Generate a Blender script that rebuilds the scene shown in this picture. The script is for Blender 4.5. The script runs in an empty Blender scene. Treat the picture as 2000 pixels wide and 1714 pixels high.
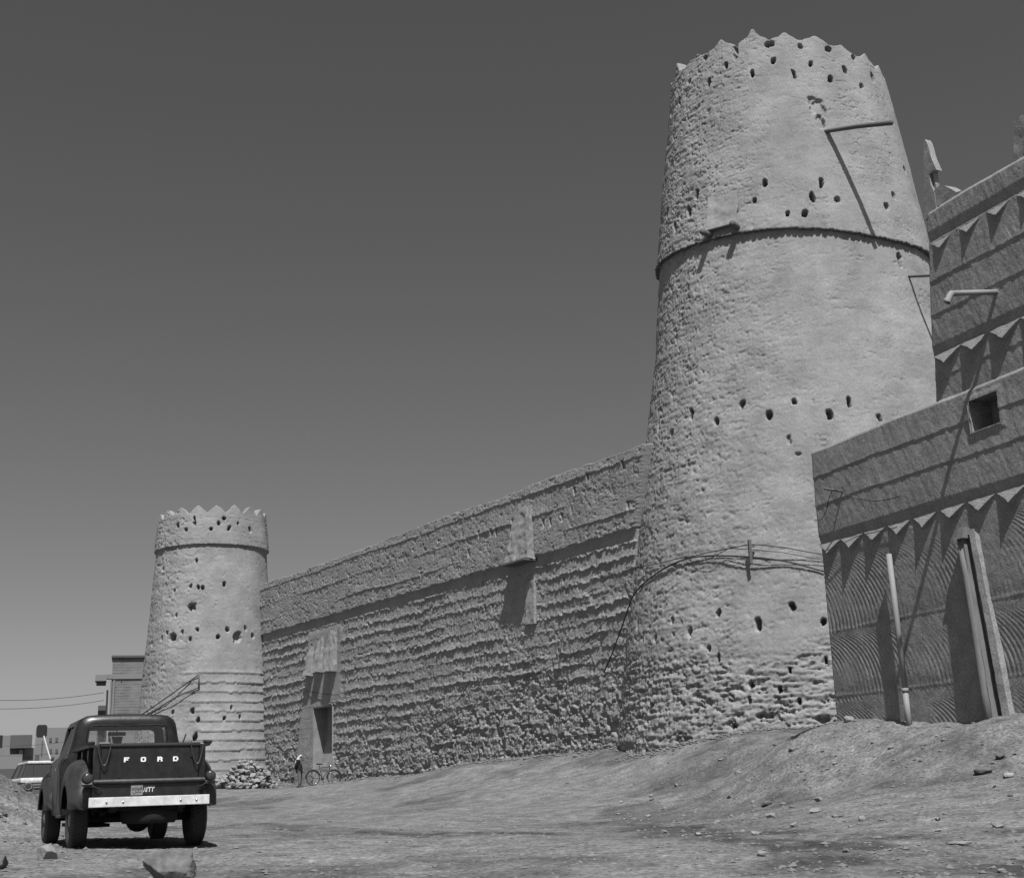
import bpy, bmesh, math, random
import numpy as np
from mathutils import Vector, Matrix

# ------------------------------------------------------------------ camera, sky, sun
sc = bpy.context.scene
col = sc.collection
F = 2600.0; TH = math.radians(14.6); RO = math.radians(1.8)
CAM = np.array([0, 0, .75])
fw = np.array([0, math.cos(TH), math.sin(TH)]); u0 = np.array([0, -math.sin(TH), math.cos(TH)]); r0 = np.array([1., 0, 0])
rr_ = math.cos(RO) * r0 - math.sin(RO) * u0; uu_ = math.sin(RO) * r0 + math.cos(RO) * u0
cam = bpy.data.cameras.new('camera'); cam.sensor_width = 36; cam.lens = 36 * F / 2000; cam.clip_end = 3000; cam.clip_start = .1
co = bpy.data.objects.new('camera', cam); col.objects.link(co)
co.matrix_world = Matrix(((rr_[0], uu_[0], -fw[0], CAM[0]), (rr_[1], uu_[1], -fw[1], CAM[1]), (rr_[2], uu_[2], -fw[2], CAM[2]), (0, 0, 0, 1)))
sc.camera = co
sun_dir = Vector((.0775, -.5216, .8497)).normalized()
EL = math.asin(sun_dir.z); AZ = math.atan2(sun_dir.x, sun_dir.y)
w = bpy.data.worlds.new("World"); sc.world = w; w.use_nodes = True
nt = w.node_tree; nt.nodes.clear()
sky = nt.nodes.new('ShaderNodeTexSky'); sky.sky_type = 'NISHITA'; sky.sun_disc = False
sky.sun_elevation = EL; sky.sun_rotation = AZ; sky.air_density = 1.0; sky.dust_density = 1.5; sky.ozone_density = 1.0
sep = nt.nodes.new('ShaderNodeSeparateColor'); mx = nt.nodes.new('ShaderNodeMix'); mx.data_type = 'FLOAT'; mx.clamp_factor = False; mx.inputs[0].default_value = -.35   # red-filtered black and white film
bg = nt.nodes.new('ShaderNodeBackground'); bg.inputs[1].default_value = .074
ow = nt.nodes.new('ShaderNodeOutputWorld')
nt.links.new(sky.outputs[0], sep.inputs[0]); nt.links.new(sep.outputs[0], mx.inputs[2]); nt.links.new(sep.outputs[1], mx.inputs[3])
nt.links.new(mx.outputs[0], bg.inputs[0]); nt.links.new(bg.outputs[0], ow.inputs[0])
sl = bpy.data.lights.new('sun', 'SUN'); sl.energy = 5.0; sl.angle = math.radians(.53); sl.color = (1, 1, 1)
so = bpy.data.objects.new('sun', sl); col.objects.link(so); so.location = (10, -20, 40)
so.rotation_euler = (-sun_dir).to_track_quat('-Z', 'Y').to_euler()
sc.view_settings.view_transform = 'Standard'; sc.view_settings.look = 'None'
sc.view_settings.exposure = 0.35; sc.view_settings.gamma = 1.0; sc.view_settings.use_curve_mapping = False
random.seed(7); rng = np.random.default_rng(11)

# ------------------------------------------------------------------ noise
LAT = rng.random((64, 64, 64)).astype(np.float32) * 2 - 1
def vn(x, y, z):
    x = np.asarray(x, float); y = np.asarray(y, float) + 0 * x; z = np.asarray(z, float) + 0 * x
    xi = np.floor(x).astype(np.int64); yi = np.floor(y).astype(np.int64); zi = np.floor(z).astype(np.int64)
    fx = x - xi; fy = y - yi; fz = z - zi
    fx = fx * fx * (3 - 2 * fx); fy = fy * fy * (3 - 2 * fy); fz = fz * fz * (3 - 2 * fz)
    a = xi & 63; b = yi & 63; c = zi & 63; a1 = (a + 1) & 63; b1 = (b + 1) & 63; c1 = (c + 1) & 63
    x00 = LAT[a, b, c] * (1 - fx) + LAT[a1, b, c] * fx; x10 = LAT[a, b1, c] * (1 - fx) + LAT[a1, b1, c] * fx
    x01 = LAT[a, b, c1] * (1 - fx) + LAT[a1, b, c1] * fx; x11 = LAT[a, b1, c1] * (1 - fx) + LAT[a1, b1, c1] * fx
    return (x00 * (1 - fy) + x10 * fy) * (1 - fz) + (x01 * (1 - fy) + x11 * fy) * fz
def fbm(x, y, z, o=3, g=.5):
    s = 0; a = 1; t = 0
    for i in range(o):
        k = 2.03 ** i
        s = s + a * vn(np.asarray(x) * k + 17.3 * i, np.asarray(y) * k + 5.1 * i, np.asarray(z) * k + 9.7 * i); t += a; a *= g
    return s / t
def billow(x, y, z, o=4, g=.6):
    """clods with sharp dark creases between them, about -0.5 to 0.5"""
    s = 0; a = 1; t = 0
    for i in range(o):
        k = 2.1 ** i
        s = s + a * np.minimum(1, 2.6 * np.abs(vn(np.asarray(x) * k + 7.3 * i, np.asarray(y) * k + 3.1 * i, np.asarray(z) * k + 19.7 * i))); t += a; a *= g
    return s / t - .6
def sstep(a, b, x):
    t = np.clip((x - a) / (b - a), 0, 1); return t * t * (3 - 2 * t)

# ------------------------------------------------------------------ materials
def mat(name, v, rough=.9, bump=0.0, bscale=30, var=0.0, vscale=3, metal=0.0, speck=0.0, attr=None, spec=.3, stretch=None):
    m = bpy.data.materials.new(name); m.use_nodes = True; n = m.node_tree.nodes; l = m.node_tree.links
    p = n['Principled BSDF']; p.inputs['Roughness'].default_value = rough; p.inputs['Metallic'].default_value = metal
    p.inputs['Specular IOR Level'].default_value = spec
    p.inputs['Base Color'].default_value = (v, v, v, 1)
    geo = n.new('ShaderNodeNewGeometry'); tc = n.new('ShaderNodeTexCoord')
    src = tc.outputs['Object']
    if stretch:
        mp = n.new('ShaderNodeMapping'); mp.inputs['Scale'].default_value = stretch; l.new(src, mp.inputs[0]); src = mp.outputs[0]
    fac = None
    def mth(op, a, b):
        q = n.new('ShaderNodeMath'); q.operation = op
        for i, t in ((0, a), (1, b)):
            if isinstance(t, (int, float)): q.inputs[i].default_value = t
            else: l.new(t, q.inputs[i])
        return q.outputs[0]
    if var or speck or attr:
        fac = None
        base = v
        if var:
            t = n.new('ShaderNodeTexNoise'); t.inputs['Scale'].default_value = vscale; t.inputs['Detail'].default_value = 6; t.inputs['Roughness'].default_value = .65
            l.new(src, t.inputs['Vector'])
            base = mth('MULTIPLY', mth('ADD', mth('MULTIPLY', mth('SUBTRACT', t.outputs[0], .5), var * 2), 1.0), v)
        if speck:
            t = n.new('ShaderNodeTexNoise'); t.inputs['Scale'].default_value = bscale * 1.3; t.inputs['Detail'].default_value = 3
            l.new(src, t.inputs['Vector'])
            base = mth('MULTIPLY', mth('ADD', mth('MULTIPLY', mth('SUBTRACT', t.outputs[0], .5), speck * 2), 1.0), base)
        if attr:
            at = n.new('ShaderNodeAttribute'); at.attribute_name = attr
            base = mth('MULTIPLY', base, mth('SUBTRACT', 1.0, mth('MULTIPLY', at.outputs['Fac'], .74)))
        cb = n.new('ShaderNodeCombineColor')
        for i in range(3):
            if isinstance(base, float): cb.inputs[i].default_value = base
            else: l.new(base, cb.inputs[i])
        l.new(cb.outputs[0], p.inputs['Base Color'])
    if bump:
        t = n.new('ShaderNodeTexNoise'); t.inputs['Scale'].default_value = bscale; t.inputs['Detail'].default_value = 4; t.inputs['Roughness'].default_value = .6
        l.new(src, t.inputs['Vector'])
        b = n.new('ShaderNodeBump'); b.inputs['Distance'].default_value = bump; b.inputs['Strength'].default_value = 1
        l.new(t.outputs[0], b.inputs['Height']); l.new(b.outputs[0], p.inputs['Normal'])
    return m
M = dict(
    tower=mat('tower_mud', 0.2165, .95, .012, 26, .6, .8, speck=.6),
    wall=mat('wall_mud', 0.2150, .95, .02, 18, .5, .9, speck=.6),
    build=mat('plaster_mud', 0.205, .95, .007, 24, .5, 2.2, speck=.7),
    plaster=mat('smooth_plaster', 0.212, .95, .02, 18, .5, 1.8, speck=.6),
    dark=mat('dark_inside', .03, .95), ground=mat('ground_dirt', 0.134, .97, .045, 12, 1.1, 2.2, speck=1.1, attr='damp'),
    gravel=mat('gravel', 0.135, .9, .004, 40, .3, 9), rock=mat('rock', 0.189, .9, .012, 14, .22, 3, speck=.15),
    rockm=mat('mid_rock', .115, .9, .02, 9, .6, 5, speck=.5), heap=mat('heap_stone', 0.225, .9, .012, 14, .3, 3, speck=.3), rockd=mat('dark_rock', 0.09449, .9, .012, 14, .3, 4, speck=.15),
    wood=mat('weathered_wood', 0.09449, .85, .01, 12, .35, 4, stretch=(6, 6, .6)), woodpale=mat('pale_wood', 0.1417, .85, .008, 14, .3, 3, stretch=(6, 6, .7)),
    pipe=mat('cement_pipe', 0.2126, .7, .002, 40, .15, 5), cable=mat('black_cable', .02, .6),
    paint=mat('truck_paint', .013, .36, .0025, 9, .9, 5, speck=.8, spec=.5), paintdust=mat('dusty_truck_paint', .032, .5, .0025, 9, 1.2, 4, speck=.9, spec=.5),
    black=mat('black_rubber', .018, .75, .002, 50, .3, 10), tyred=mat('dusty_tyre', 0.04724, .85, .003, 45, .45, 8),
    white=mat('white_paint', 0.52, .45, .002, 12, .45, 7, speck=.35), letter=mat('letter_white', .75, .5),
    chrome=mat('chrome', .6, .22, metal=1.0), steel=mat('dark_steel', 0.06299, .5, metal=.6), rim=mat('wheel_rim', 0.1969, .5, var=.3, vscale=10),
    red=mat('lamp_lens', 0.03937, .25), under=mat('chassis_black', .015, .8), plate=mat('plate_light', 0.2, .6, var=.15, vscale=30), plated=mat('plate_dark', .02, .5),
    cloth_dark=mat('dark_cloth', .012, .95), cloth_grey=mat('grey_cloth', 0.1024, .95, var=.2, vscale=6), cloth_white=mat('white_cloth', 0.4882, .95), skin=mat('skin', 0.126, .7),
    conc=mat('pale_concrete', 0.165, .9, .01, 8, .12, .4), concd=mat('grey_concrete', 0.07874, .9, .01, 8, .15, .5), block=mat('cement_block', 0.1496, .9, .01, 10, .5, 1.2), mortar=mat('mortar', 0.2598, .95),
    win=mat('dark_window', .025, .3), seat=mat('seat_vinyl', 0.03937, .6),
)
def glass(name, t, v=.9):
    m = bpy.data.materials.new(name); m.use_nodes = True; n = m.node_tree.nodes; l = m.node_tree.links; n.clear()
    o = n.new('ShaderNodeOutputMaterial'); a = n.new('ShaderNodeBsdfTransparent'); g = n.new('ShaderNodeBsdfGlossy'); mxs = n.new('ShaderNodeMixShader')
    a.inputs[0].default_value = (v, v, v, 1); g.inputs['Roughness'].default_value = .03; g.inputs[0].default_value = (.9, .9, .9, 1); mxs.inputs[0].default_value = t
    l.new(a.outputs[0], mxs.inputs[1]); l.new(g.outputs[0], mxs.inputs[2]); l.new(mxs.outputs[0], o.inputs[0]); return m
M['glass'] = glass('window_glass', .07); M['glassd'] = glass('dark_glass', .25, .25)

# ------------------------------------------------------------------ object helpers
def tag(o, label=None, cat=None, group=None, kind=None):
    if label: o['label'] = label
    if cat: o['category'] = cat
    if group: o['group'] = group
    if kind: o['kind'] = kind
    return o
def thing(name, loc, label, cat, rz=0, group=None):
    o = bpy.data.objects.new(name, None); col.objects.link(o); o.location = loc; o.rotation_euler = (0, 0, rz)
    o.empty_display_size = .2
    return tag(o, label, cat, group)
def link(name, me, parent=None, world=False):
    o = bpy.data.objects.new(name, me); col.objects.link(o)
    if parent:
        o.parent = parent
        if world: o.matrix_parent_inverse = (Matrix.Translation(parent.location) @ parent.rotation_euler.to_matrix().to_4x4()).inverted()
    return o
def mesh(name, V, Fc, m, parent=None, smooth=False, world=False):
    me = bpy.data.meshes.new(name); me.from_pydata([tuple(map(float, v)) for v in V], [], [tuple(map(int, f)) for f in Fc]); me.materials.append(m)
    if smooth: me.shade_smooth()
    me.update()
    return link(name, me, parent, world)
def gridmesh(name, P, m, parent=None, keep=None, wrap=False, attr=None, flip=False):
    """P: (nu, nv, 3) array -> one smooth quad mesh"""
    nu, nv = P.shape[:2]
    iu = np.arange(nu if wrap else nu - 1); iv = np.arange(nv - 1)
    A, B = np.meshgrid(iu, iv, indexing='ij'); A2 = (A + 1) % nu
    q = np.stack([A * nv + B, A2 * nv + B, A2 * nv + B + 1, A * nv + B + 1], -1)
    if flip: q = q[..., ::-1]
    if keep is not None: q = q[keep[:q.shape[0], :q.shape[1]]]
    q = q.reshape(-1, 4)
    me = bpy.data.meshes.new(name)
    me.vertices.add(nu * nv); me.vertices.foreach_set('co', P.reshape(-1).astype(np.float32))
    me.loops.add(q.size); me.loops.foreach_set('vertex_index', q.reshape(-1).astype(np.int32))
    me.polygons.add(len(q)); me.polygons.foreach_set('loop_start', (np.arange(len(q)) * 4).astype(np.int32))
    me.polygons.foreach_set('use_smooth', np.ones(len(q), bool))
    if attr is not None:
        at = me.attributes.new('damp', 'FLOAT', 'POINT'); at.data.foreach_set('value', attr.reshape(-1).astype(np.float32))
    me.materials.append(m); me.update(); me.validate()
    return link(name, me, parent, parent is not None)
def boxv(x0, x1, y0, y1, z0, z1):
    return [(x0, y0, z0), (x1, y0, z0), (x1, y1, z0), (x0, y1, z0), (x0, y0, z1), (x1, y0, z1), (x1, y1, z1), (x0, y1, z1)]
BF = [(0, 3, 2, 1), (4, 5, 6, 7), (0, 1, 5, 4), (1, 2, 6, 5), (2, 3, 7, 6), (3, 0, 4, 7)]
class MB:
    def __init__(s): s.v = []; s.f = []
    def add(s, V, Fc):
        o = len(s.v); s.v += [tuple(v) for v in V]; s.f += [tuple(i + o for i in f) for f in Fc]; return s
    def box(s, *a): return s.add(boxv(*a), BF)
    def tube(s, pts, r, n=8, cap=True):
        pts = [Vector(p) for p in pts]; rs = r if isinstance(r, (list, tuple)) else [r] * len(pts)
        V = []; up = None
        for i, p in enumerate(pts):
            t = (pts[min(i + 1, len(pts) - 1)] - pts[max(i - 1, 0)]).normalized()
            if up is None: up = Vector((0, 0, 1)) if abs(t.z) < .9 else Vector((1, 0, 0))
            a = t.cross(up).normalized(); b = a.cross(t).normalized(); up = b
            for k in range(n):
                g = 2 * math.pi * k / n; V.append(p + a * math.cos(g) * rs[i] + b * math.sin(g) * rs[i])
        Fc = [(i * n + k, i * n + (k + 1) % n, (i + 1) * n + (k + 1) % n, (i + 1) * n + k) for i in range(len(pts) - 1) for k in range(n)]
        if cap: Fc += [tuple(range(n))[::-1], tuple((len(pts) - 1) * n + k for k in range(n))]
        return s.add(V, Fc)
    def lathe(s, prof, c, axis, n=24):
        """prof: list of (radius, height along axis)"""
        ax = Vector(axis).normalized(); up = Vector((0, 0, 1)) if abs(ax.z) < .9 else Vector((1, 0, 0))
        a = ax.cross(up).normalized(); b = ax.cross(a); c = Vector(c); V = []
        for (r, h) in prof:
            for k in range(n):
                g = 2 * math.pi * k / n; V.append(c + ax * h + a * math.cos(g) * r + b * math.sin(g) * r)
        m_ = len(prof)
        Fc = [(i * n + k, (i + 1) * n + k, (i + 1) * n + (k + 1) % n, i * n + (k + 1) % n) for i in range(m_ - 1) for k in range(n)]
        if prof[0][0] > 1e-4: Fc.append(tuple(range(n)))
        if prof[-1][0] > 1e-4: Fc.append(tuple((m_ - 1) * n + k for k in range(n))[::-1])
        return s.add(V, Fc)
    def prism(s, poly, fn, d):
        """poly: 2-D outline; fn(a, b, depth) -> 3-D point"""
        n = len(poly); V = [fn(a, b, 0) for a, b in poly] + [fn(a, b, d) for a, b in poly]
        return s.add(V, [tuple(range(n)), tuple(range(2 * n - 1, n - 1, -1))] + [(i, i + n, (i + 1) % n + n, (i + 1) % n) for i in range(n)])
    def build(s, name, m, parent=None, smooth=False, world=False, bevel=0, seg=2, solid=0, sub=0):
        me = bpy.data.meshes.new(name); me.from_pydata(s.v, [], s.f); me.materials.append(m)
        bm = bmesh.new(); bm.from_mesh(me); bmesh.ops.recalc_face_normals(bm, faces=bm.faces)
        if bevel: bmesh.ops.bevel(bm, geom=bm.edges[:], offset=bevel, segments=seg, profile=.6, affect='EDGES', clamp_overlap=True)
        bm.to_mesh(me); bm.free()
        if smooth: me.shade_smooth()
        o = link(name, me, parent, world)
        if solid:
            md = o.modifiers.new('s', 'SOLIDIFY'); md.thickness = solid; md.offset = -1
        if sub:
            md = o.modifiers.new('b', 'SUBSURF'); md.levels = sub; md.render_levels = sub
        return o
def autosmooth(o, deg=35):
    me = o.data; me.shade_smooth()
    bm = bmesh.new(); bm.from_mesh(me)
    for e in bm.edges:
        if len(e.link_faces) == 2 and e.calc_face_angle(0) > math.radians(deg): e.smooth = False
    bm.to_mesh(me); bm.free(); return o
def rough_hexa(name, c, m, parent, res=.06, amp=.03, fr=3.0, round_=.0):
    """eight corners (bottom 0-3, top 4-7) -> displaced mud block"""
    c = np.array(c, float); b = MB(); ctr = c.mean(0)
    me = None; allV = []; allF = []; o = 0
    for f in BF:
        A, B_, C_, D = (c[i] for i in f)
        nu = max(2, int(np.linalg.norm(B_ - A) / res) + 1); nv = max(2, int(np.linalg.norm(D - A) / res) + 1)
        u = np.linspace(0, 1, nu)[:, None, None]; v = np.linspace(0, 1, nv)[None, :, None]
        P = (A * (1 - u) + B_ * u) * (1 - v) + (D * (1 - u) + C_ * u) * v
        P = P.reshape(-1, 3)
        allV.append(P)
        q = np.arange(nu * nv).reshape(nu, nv)
        allF.append(np.stack([q[:-1, :-1], q[1:, :-1], q[1:, 1:], q[:-1, 1:]], -1).reshape(-1, 4) + o); o += nu * nv
    V = np.concatenate(allV); Fc = np.concatenate(allF)
    d = np.stack([fbm(V[:, 0] * fr + k * 11, V[:, 1] * fr, V[:, 2] * fr + k * 5, 4, .6) for k in range(3)], -1)
    V = V + d * amp
    return mesh(name, V, Fc, m, parent, smooth=True, world=parent is not None)
def crag(name, c, size, seed, m, flat=(1, 1, .7)):
    R_ = random.Random(seed); bm = bmesh.new(); bmesh.ops.create_icosphere(bm, subdivisions=5, radius=1)
    pl = [(Vector((R_.gauss(0, 1), R_.gauss(0, 1), R_.gauss(0, .8))).normalized(), R_.uniform(.5, .85)) for _ in range(13)]
    for v in bm.verts:
        for n_, d in pl:
            t = v.co.dot(n_)
            if t > d: v.co -= n_ * (t - d)
        p = v.co; q = .10 * float(fbm(p.x * 2 + seed, p.y * 2, p.z * 2, 4, .6)) + .05 * float(billow(p.x * 3, p.y * 3 + seed, p.z * 5, 3)); v.co *= 1 + q
    for v in bm.verts: v.co = Vector((v.co.x * size * flat[0] / 2, v.co.y * size * flat[1] / 2, v.co.z * size * flat[2] / 2))
    me = bpy.data.meshes.new(name); bm.to_mesh(me); bm.free(); me.materials.append(m); me.shade_smooth()
    o = link(name, me); o.location = c; return o
def hull(name, c, size, seed, m, parent=None, sub=0, flat=(1, 1, .7), pts=16):
    R = random.Random(seed); bm = bmesh.new()
    for i in range(pts):
        v = Vector((R.gauss(0, 1), R.gauss(0, 1), R.gauss(0, 1))).normalized() * R.uniform(.85, 1)
        bm.verts.new((v.x * size * flat[0] / 2, v.y * size * flat[1] / 2, v.z * size * flat[2] / 2))
    r = bmesh.ops.convex_hull(bm, input=bm.verts)
    bmesh.ops.delete(bm, geom=list({g for g in r['geom_interior'] if isinstance(g, bmesh.types.BMVert)}), context='VERTS')
    if sub:
        bmesh.ops.bevel(bm, geom=bm.edges[:], offset=size * .03, segments=1, affect='EDGES')
        bmesh.ops.subdivide_edges(bm, edges=bm.edges[:], cuts=sub, use_grid_fill=True)
        bmesh.ops.triangulate(bm, faces=bm.faces[:])
        for v in bm.verts:
            p = v.co * (5 / size) + Vector((seed, 0, 0)); v.co *= 1 + .07 * float(fbm(p.x, p.y, p.z, 3))
    me = bpy.data.meshes.new(name); bm.to_mesh(me); bm.free(); me.materials.append(m)
    o = link(name, me, parent); o.location = c; o.rotation_euler = (0, 0, R.uniform(0, 6)); return o

# ------------------------------------------------------------------ ground height field
GP = [(6.81, 18.81, .37), (8.15, 22.36, .78), (7.61, 20.96, .55), (8.62, 23.47, 1.29), (9.18, 24.86, 1.68), (7.32, 28.58, 1.76), (6.93, 27.23, 1.27), (6.57, 25.98, .77), (6.11, 24.24, .55), (5.55, 22.11, .37), (4.11, 16.5, .12), (6.55, 40.47, 1.93), (6.19, 38.51, 1.31), (5.75, 36.04, .74), (5.26, 33.08, .46), (4.54, 28.64, .24), (3.1, 19.76, .05), (3.57, 47.37, 2.0), (3.34, 44.68, 1.36), (3.06, 41.39, .75), (2.83, 38.4, .47), (2.56, 34.91, .28), (2.03, 27.93, .03), (.81, 52.99, 1.95), (.71, 47.99, 1.32), (.6, 42, .72), (.47, 34, .17), (-2.57, 57.44, 1.74), (-2.34, 51.95, 1.18), (-2.08, 45.95, .63), (-1.73, 37.96, .17), (-7.84, 65.53, 1.29), (-6.89, 57.59, .73), (-5.7, 47.66, .22), (-4.75, 39.72, -.02), (-11.55, 71.07, 1.07), (-9.84, 69.3, 1.1), (-13.42, 74.81, 1.53), (-14.03, 66.54, .91), (-10.72, 50.88, .32), (-8.24, 39.14, .07), (-14.48, 40.49, .48), (-21.32, 56.08, .63), (8.36, 26.72, 1.72), (8.1, 37.13, 1.85), (5.1, 43.7, 2.05),
      (-4.8, 17.6, .12), (-6.5, 21, .13), (-5, 21, .13), (-3.5, 18.5, .12), (-6, 19, .13), (0, 0, 0), (6, 0, 0), (-6, 0, 0), (0, 8, 0), (4, 9, 0), (-4, 9, 0), (9, 12, .05), (-9, 12, .2), (0, 14, .02), (-3, 12.5, .03), (0, 20, .02), (-10, 30, .2), (12, 18, 1.1),
      (11, 30, 1.95), (5.9, 29.5, 1.66), (6.5, 29.7, 1.80), (6.3, 33.5, 1.70), (5.9, 36.2, 1.78), (5.2, 37.5, 1.78), (12, 24, 1.9), (14, 40, 2.1), (10, 55, 2.1), (-2, 75, 2.1), (-10, 85, 1.9), (-20, 75, 1.6), (-30, 70, 1.0), (-30, 100, 1.2), (-50, 140, 1.5), (-40, 60, .8), (-25, 40, .5), (-20, 20, .4), (30, 30, 2.2), (30, 80, 2.3), (0, 130, 2.2), (40, 130, 2.5), (-70, 100, 1.2), (0, -15, 0), (15, -10, 0), (-15, -10, 0), (20, 8, .4), (-30, 5, .2), (40, 0, .5), (-100, 130, 1.5), (100, 130, 2), (-100, 0, 0), (100, 0, .5), (0, -80, 0)]
GP = np.array(GP)
def _U(d): d = np.maximum(d, 1e-6); return d * d * np.log(d)
_n = len(GP); _D = np.hypot(GP[:, None, 0] - GP[None, :, 0], GP[:, None, 1] - GP[None, :, 1]) / 20
_A = np.zeros((_n + 3, _n + 3)); _A[:_n, :_n] = _U(_D) + np.eye(_n) * .004
_A[:_n, _n] = 1; _A[:_n, _n + 1] = GP[:, 0] / 20; _A[:_n, _n + 2] = GP[:, 1] / 20; _A[_n:, :_n] = _A[:_n, _n:].T
_W = np.linalg.solve(_A, np.concatenate([GP[:, 2], np.zeros(3)]))
def gh(x, y, detail=True):
    x = np.atleast_1d(np.asarray(x, float)); y = np.atleast_1d(np.asarray(y, float)); sh = x.shape; x = x.ravel(); y = y.ravel()
    rad = np.hypot(x, y); k = np.minimum(1, 130 / np.maximum(rad, 1)); X = x * k; Y = y * k
    out = np.zeros(len(x))
    for i in range(0, len(x), 40000):
        s = slice(i, i + 40000)
        out[s] = _U(np.hypot(X[s, None] - GP[None, :, 0], Y[s, None] - GP[None, :, 1]) / 20) @ _W[:_n] + _W[_n] + _W[_n + 1] * X[s] / 20 + _W[_n + 2] * Y[s] / 20
    out = np.clip(out, -.3, 3)
    d = np.hypot((x + 12.4), (y - 25.4)); out += 1.75 * sstep(4.9, .6, d)                       # spoil heap on the left
    d = np.hypot((x + 9.2) * .8, (y - 17.2) * .45); out += .25 * sstep(1.6, .2, d)
    d = np.hypot((x - 8.7) / 1.1, (y - 25.0) / .8); out += .10 * sstep(1.3, .3, d)
    if detail:
        near = sstep(70, 12, rad)
        out += .06 * fbm(x * .45, y * .45, 3, 3)
        # wheel ruts sweeping from the right foreground to the left distance
        q = (x * .9 + y * .35) * .9 + fbm(x * .12, y * .12, 8, 2) * 2.2
        road = sstep(1.1, .3, out)
        out += road * .016 * np.sin(q * 3.1) * sstep(-.4, .4, fbm(x * .2, y * .2, 5, 2))
        slope = sstep(.35, .9, out) * sstep(2.3, 1.7, out)
        out += (.022 + .035 * slope) * sstep(90, 20, rad) * fbm(x * 2.2, y * 2.2, 1, 4, .65) + .020 * sstep(70, 10, rad) * fbm(x * 7, y * 7, 4, 4, .7) + .020 * sstep(80, 15, rad) * billow(x * 3.5, y * 3.5, 44, 3, .6) * sstep(-.1, .3, fbm(x * .5, y * .5, 61, 3))
        heap = sstep(4.6, 2.5, np.hypot(x + 12.4, y - 25.4)) + sstep(2.2, .5, np.hypot((x + 8.6) * .8, (y - 18.5) * .45))
        out += .20 * heap * fbm(x * 2.2, y * 2.2, 6, 5, .62) + .07 * heap * billow(x * 5, y * 5, 16, 4, .65)
    return out.reshape(sh)
def g1(x, y): return float(gh(x, y)[0])
azs = np.concatenate([np.arange(-180, -25, 5.), np.arange(-25, 25.01, .06), np.arange(30, 180, 5.)]) * math.pi / 180
rad = np.concatenate([[.3, 1, 2, 4, 6, 7.5], np.geomspace(8.5, 100, 380), [115, 140, 180, 260, 400, 800, 1600]])
A_, R_ = np.meshgrid(azs, rad, indexing='ij'); gx = np.sin(A_) * R_; gy = np.cos(A_) * R_; gz = gh(gx, gy)
def seg(px, py, a, b, wd):
    ax, ay = a; bx, by = b; t = np.clip(((px - ax) * (bx - ax) + (py - ay) * (by - ay)) / ((bx - ax) ** 2 + (by - ay) ** 2), 0, 1)
    return sstep(wd, wd * .25, np.hypot(px - ax - t * (bx - ax), py - ay - t * (by - ay)))
nz = fbm(gx * .5, gy * .5, 2, 4, .6)
damp = np.zeros_like(gx)
for a, b, wd, s in (((2.0, 23.9), (2.75, 16.4), 1.5, .85), ((2.75, 16.4), (3.3, 12.8), 1.7, 1.0), ((3.3, 12.8), (4.6, 10.4), 1.5, 1.0), ((2.75, 16.4), (6.5, 15.0), 1.0, .75), ((-4.4, 29), (-3.0, 24), 1.8, .75), ((-2.4, 23.5), (0.8, 22.5), .9, .85), ((0.6, 29), (2.6, 24), .8, .8),
                 ((2.4, 33), (6.2, 23.5), .8, .3), ((0, 30), (4, 22), .8, .35)):
    damp = np.maximum(damp, s * seg(gx + nz * .9, gy + nz * 1.2, a, b, wd) * (.35 + .65 * sstep(-.3, .2, fbm(gx * 1.8, gy * .9, 7, 4, .6))))
damp = np.maximum(damp, .55 * sstep(.02, .45, fbm(gx * .35 + 9, gy * .22, 12, 4, .6)))
damp += .25 * fbm(gx * 3.5, gy * 1.2, 33, 4, .7)
damp = np.clip(damp + .3 * fbm(gx * 1.4, gy * .5, 15, 4, .65), -.55, 1)
ground = gridmesh('ground', np.stack([gx, gy, gz], -1), M['ground'], wrap=True, attr=damp, flip=False)
tag(ground, 'pale rutted dirt ground rising to the foot of the fort', kind='structure')

# ------------------------------------------------------------------ towers
BT = dict(c=np.array([10.675, 46.798]), ex=np.array([.97496, -.2224]), ey=np.array([.2224, .97496]), k=.8, zs=[-1, 2, 12.7, 16.1, 19.75, 27.3], rs=[7.7, 7.42, 5.82, 5.25, 4.86, 3.86])
ST = dict(c=np.array([-17.876, 77.464]), ex=np.array([.97439, .22486]), ey=np.array([-.22486, .97439]), k=.95, zs=[-1, 1, 6, 8.5, 15, 17], rs=[4.4, 4.3, 3.75, 3.6, 3.12, 2.95])
BT['band'] = ([-180, -83, -48, -18, 1, 16, 31, 44, 67, 90, 180], [19.3, 19.55, 19.39, 19.28, 19.14, 18.98, 18.78, 18.68, 18.65, 18.7, 19.3])
BT['rim'] = ([-180, -66, -53, -36, -24, -2, 14, 28, 43, 60, 75, 180], [27.1, 27.15, 27.1, 27.1, 27.04, 26.94, 26.8, 26.59, 26.34, 26.16, 26.0, 27.1])
ST['band'] = ([-180, 180], [14.5, 14.62]); ST['rim'] = ([-180, -70, 0, 70, 180], [16.3, 16.3, 16.4, 16.55, 16.3])
def tpt(T, th, z, off=0.0):
    """world point on a tower: bearing th (degrees from the camera-facing side), height z, offset outwards"""
    t = np.radians(th); r = np.interp(z, T['zs'], T['rs']) + off
    p = T['c'] + T['ex'] * (r * np.sin(t))[..., None] - T['ey'] * (T['k'] * r * np.cos(t))[..., None] if np.ndim(t) else T['c'] + T['ex'] * r * math.sin(t) - T['ey'] * T['k'] * r * math.cos(t)
    return p
def TP(T, th, z, off=0.0):
    p = tpt(T, float(th), float(z), off); return Vector((p[0], p[1], z))
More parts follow.
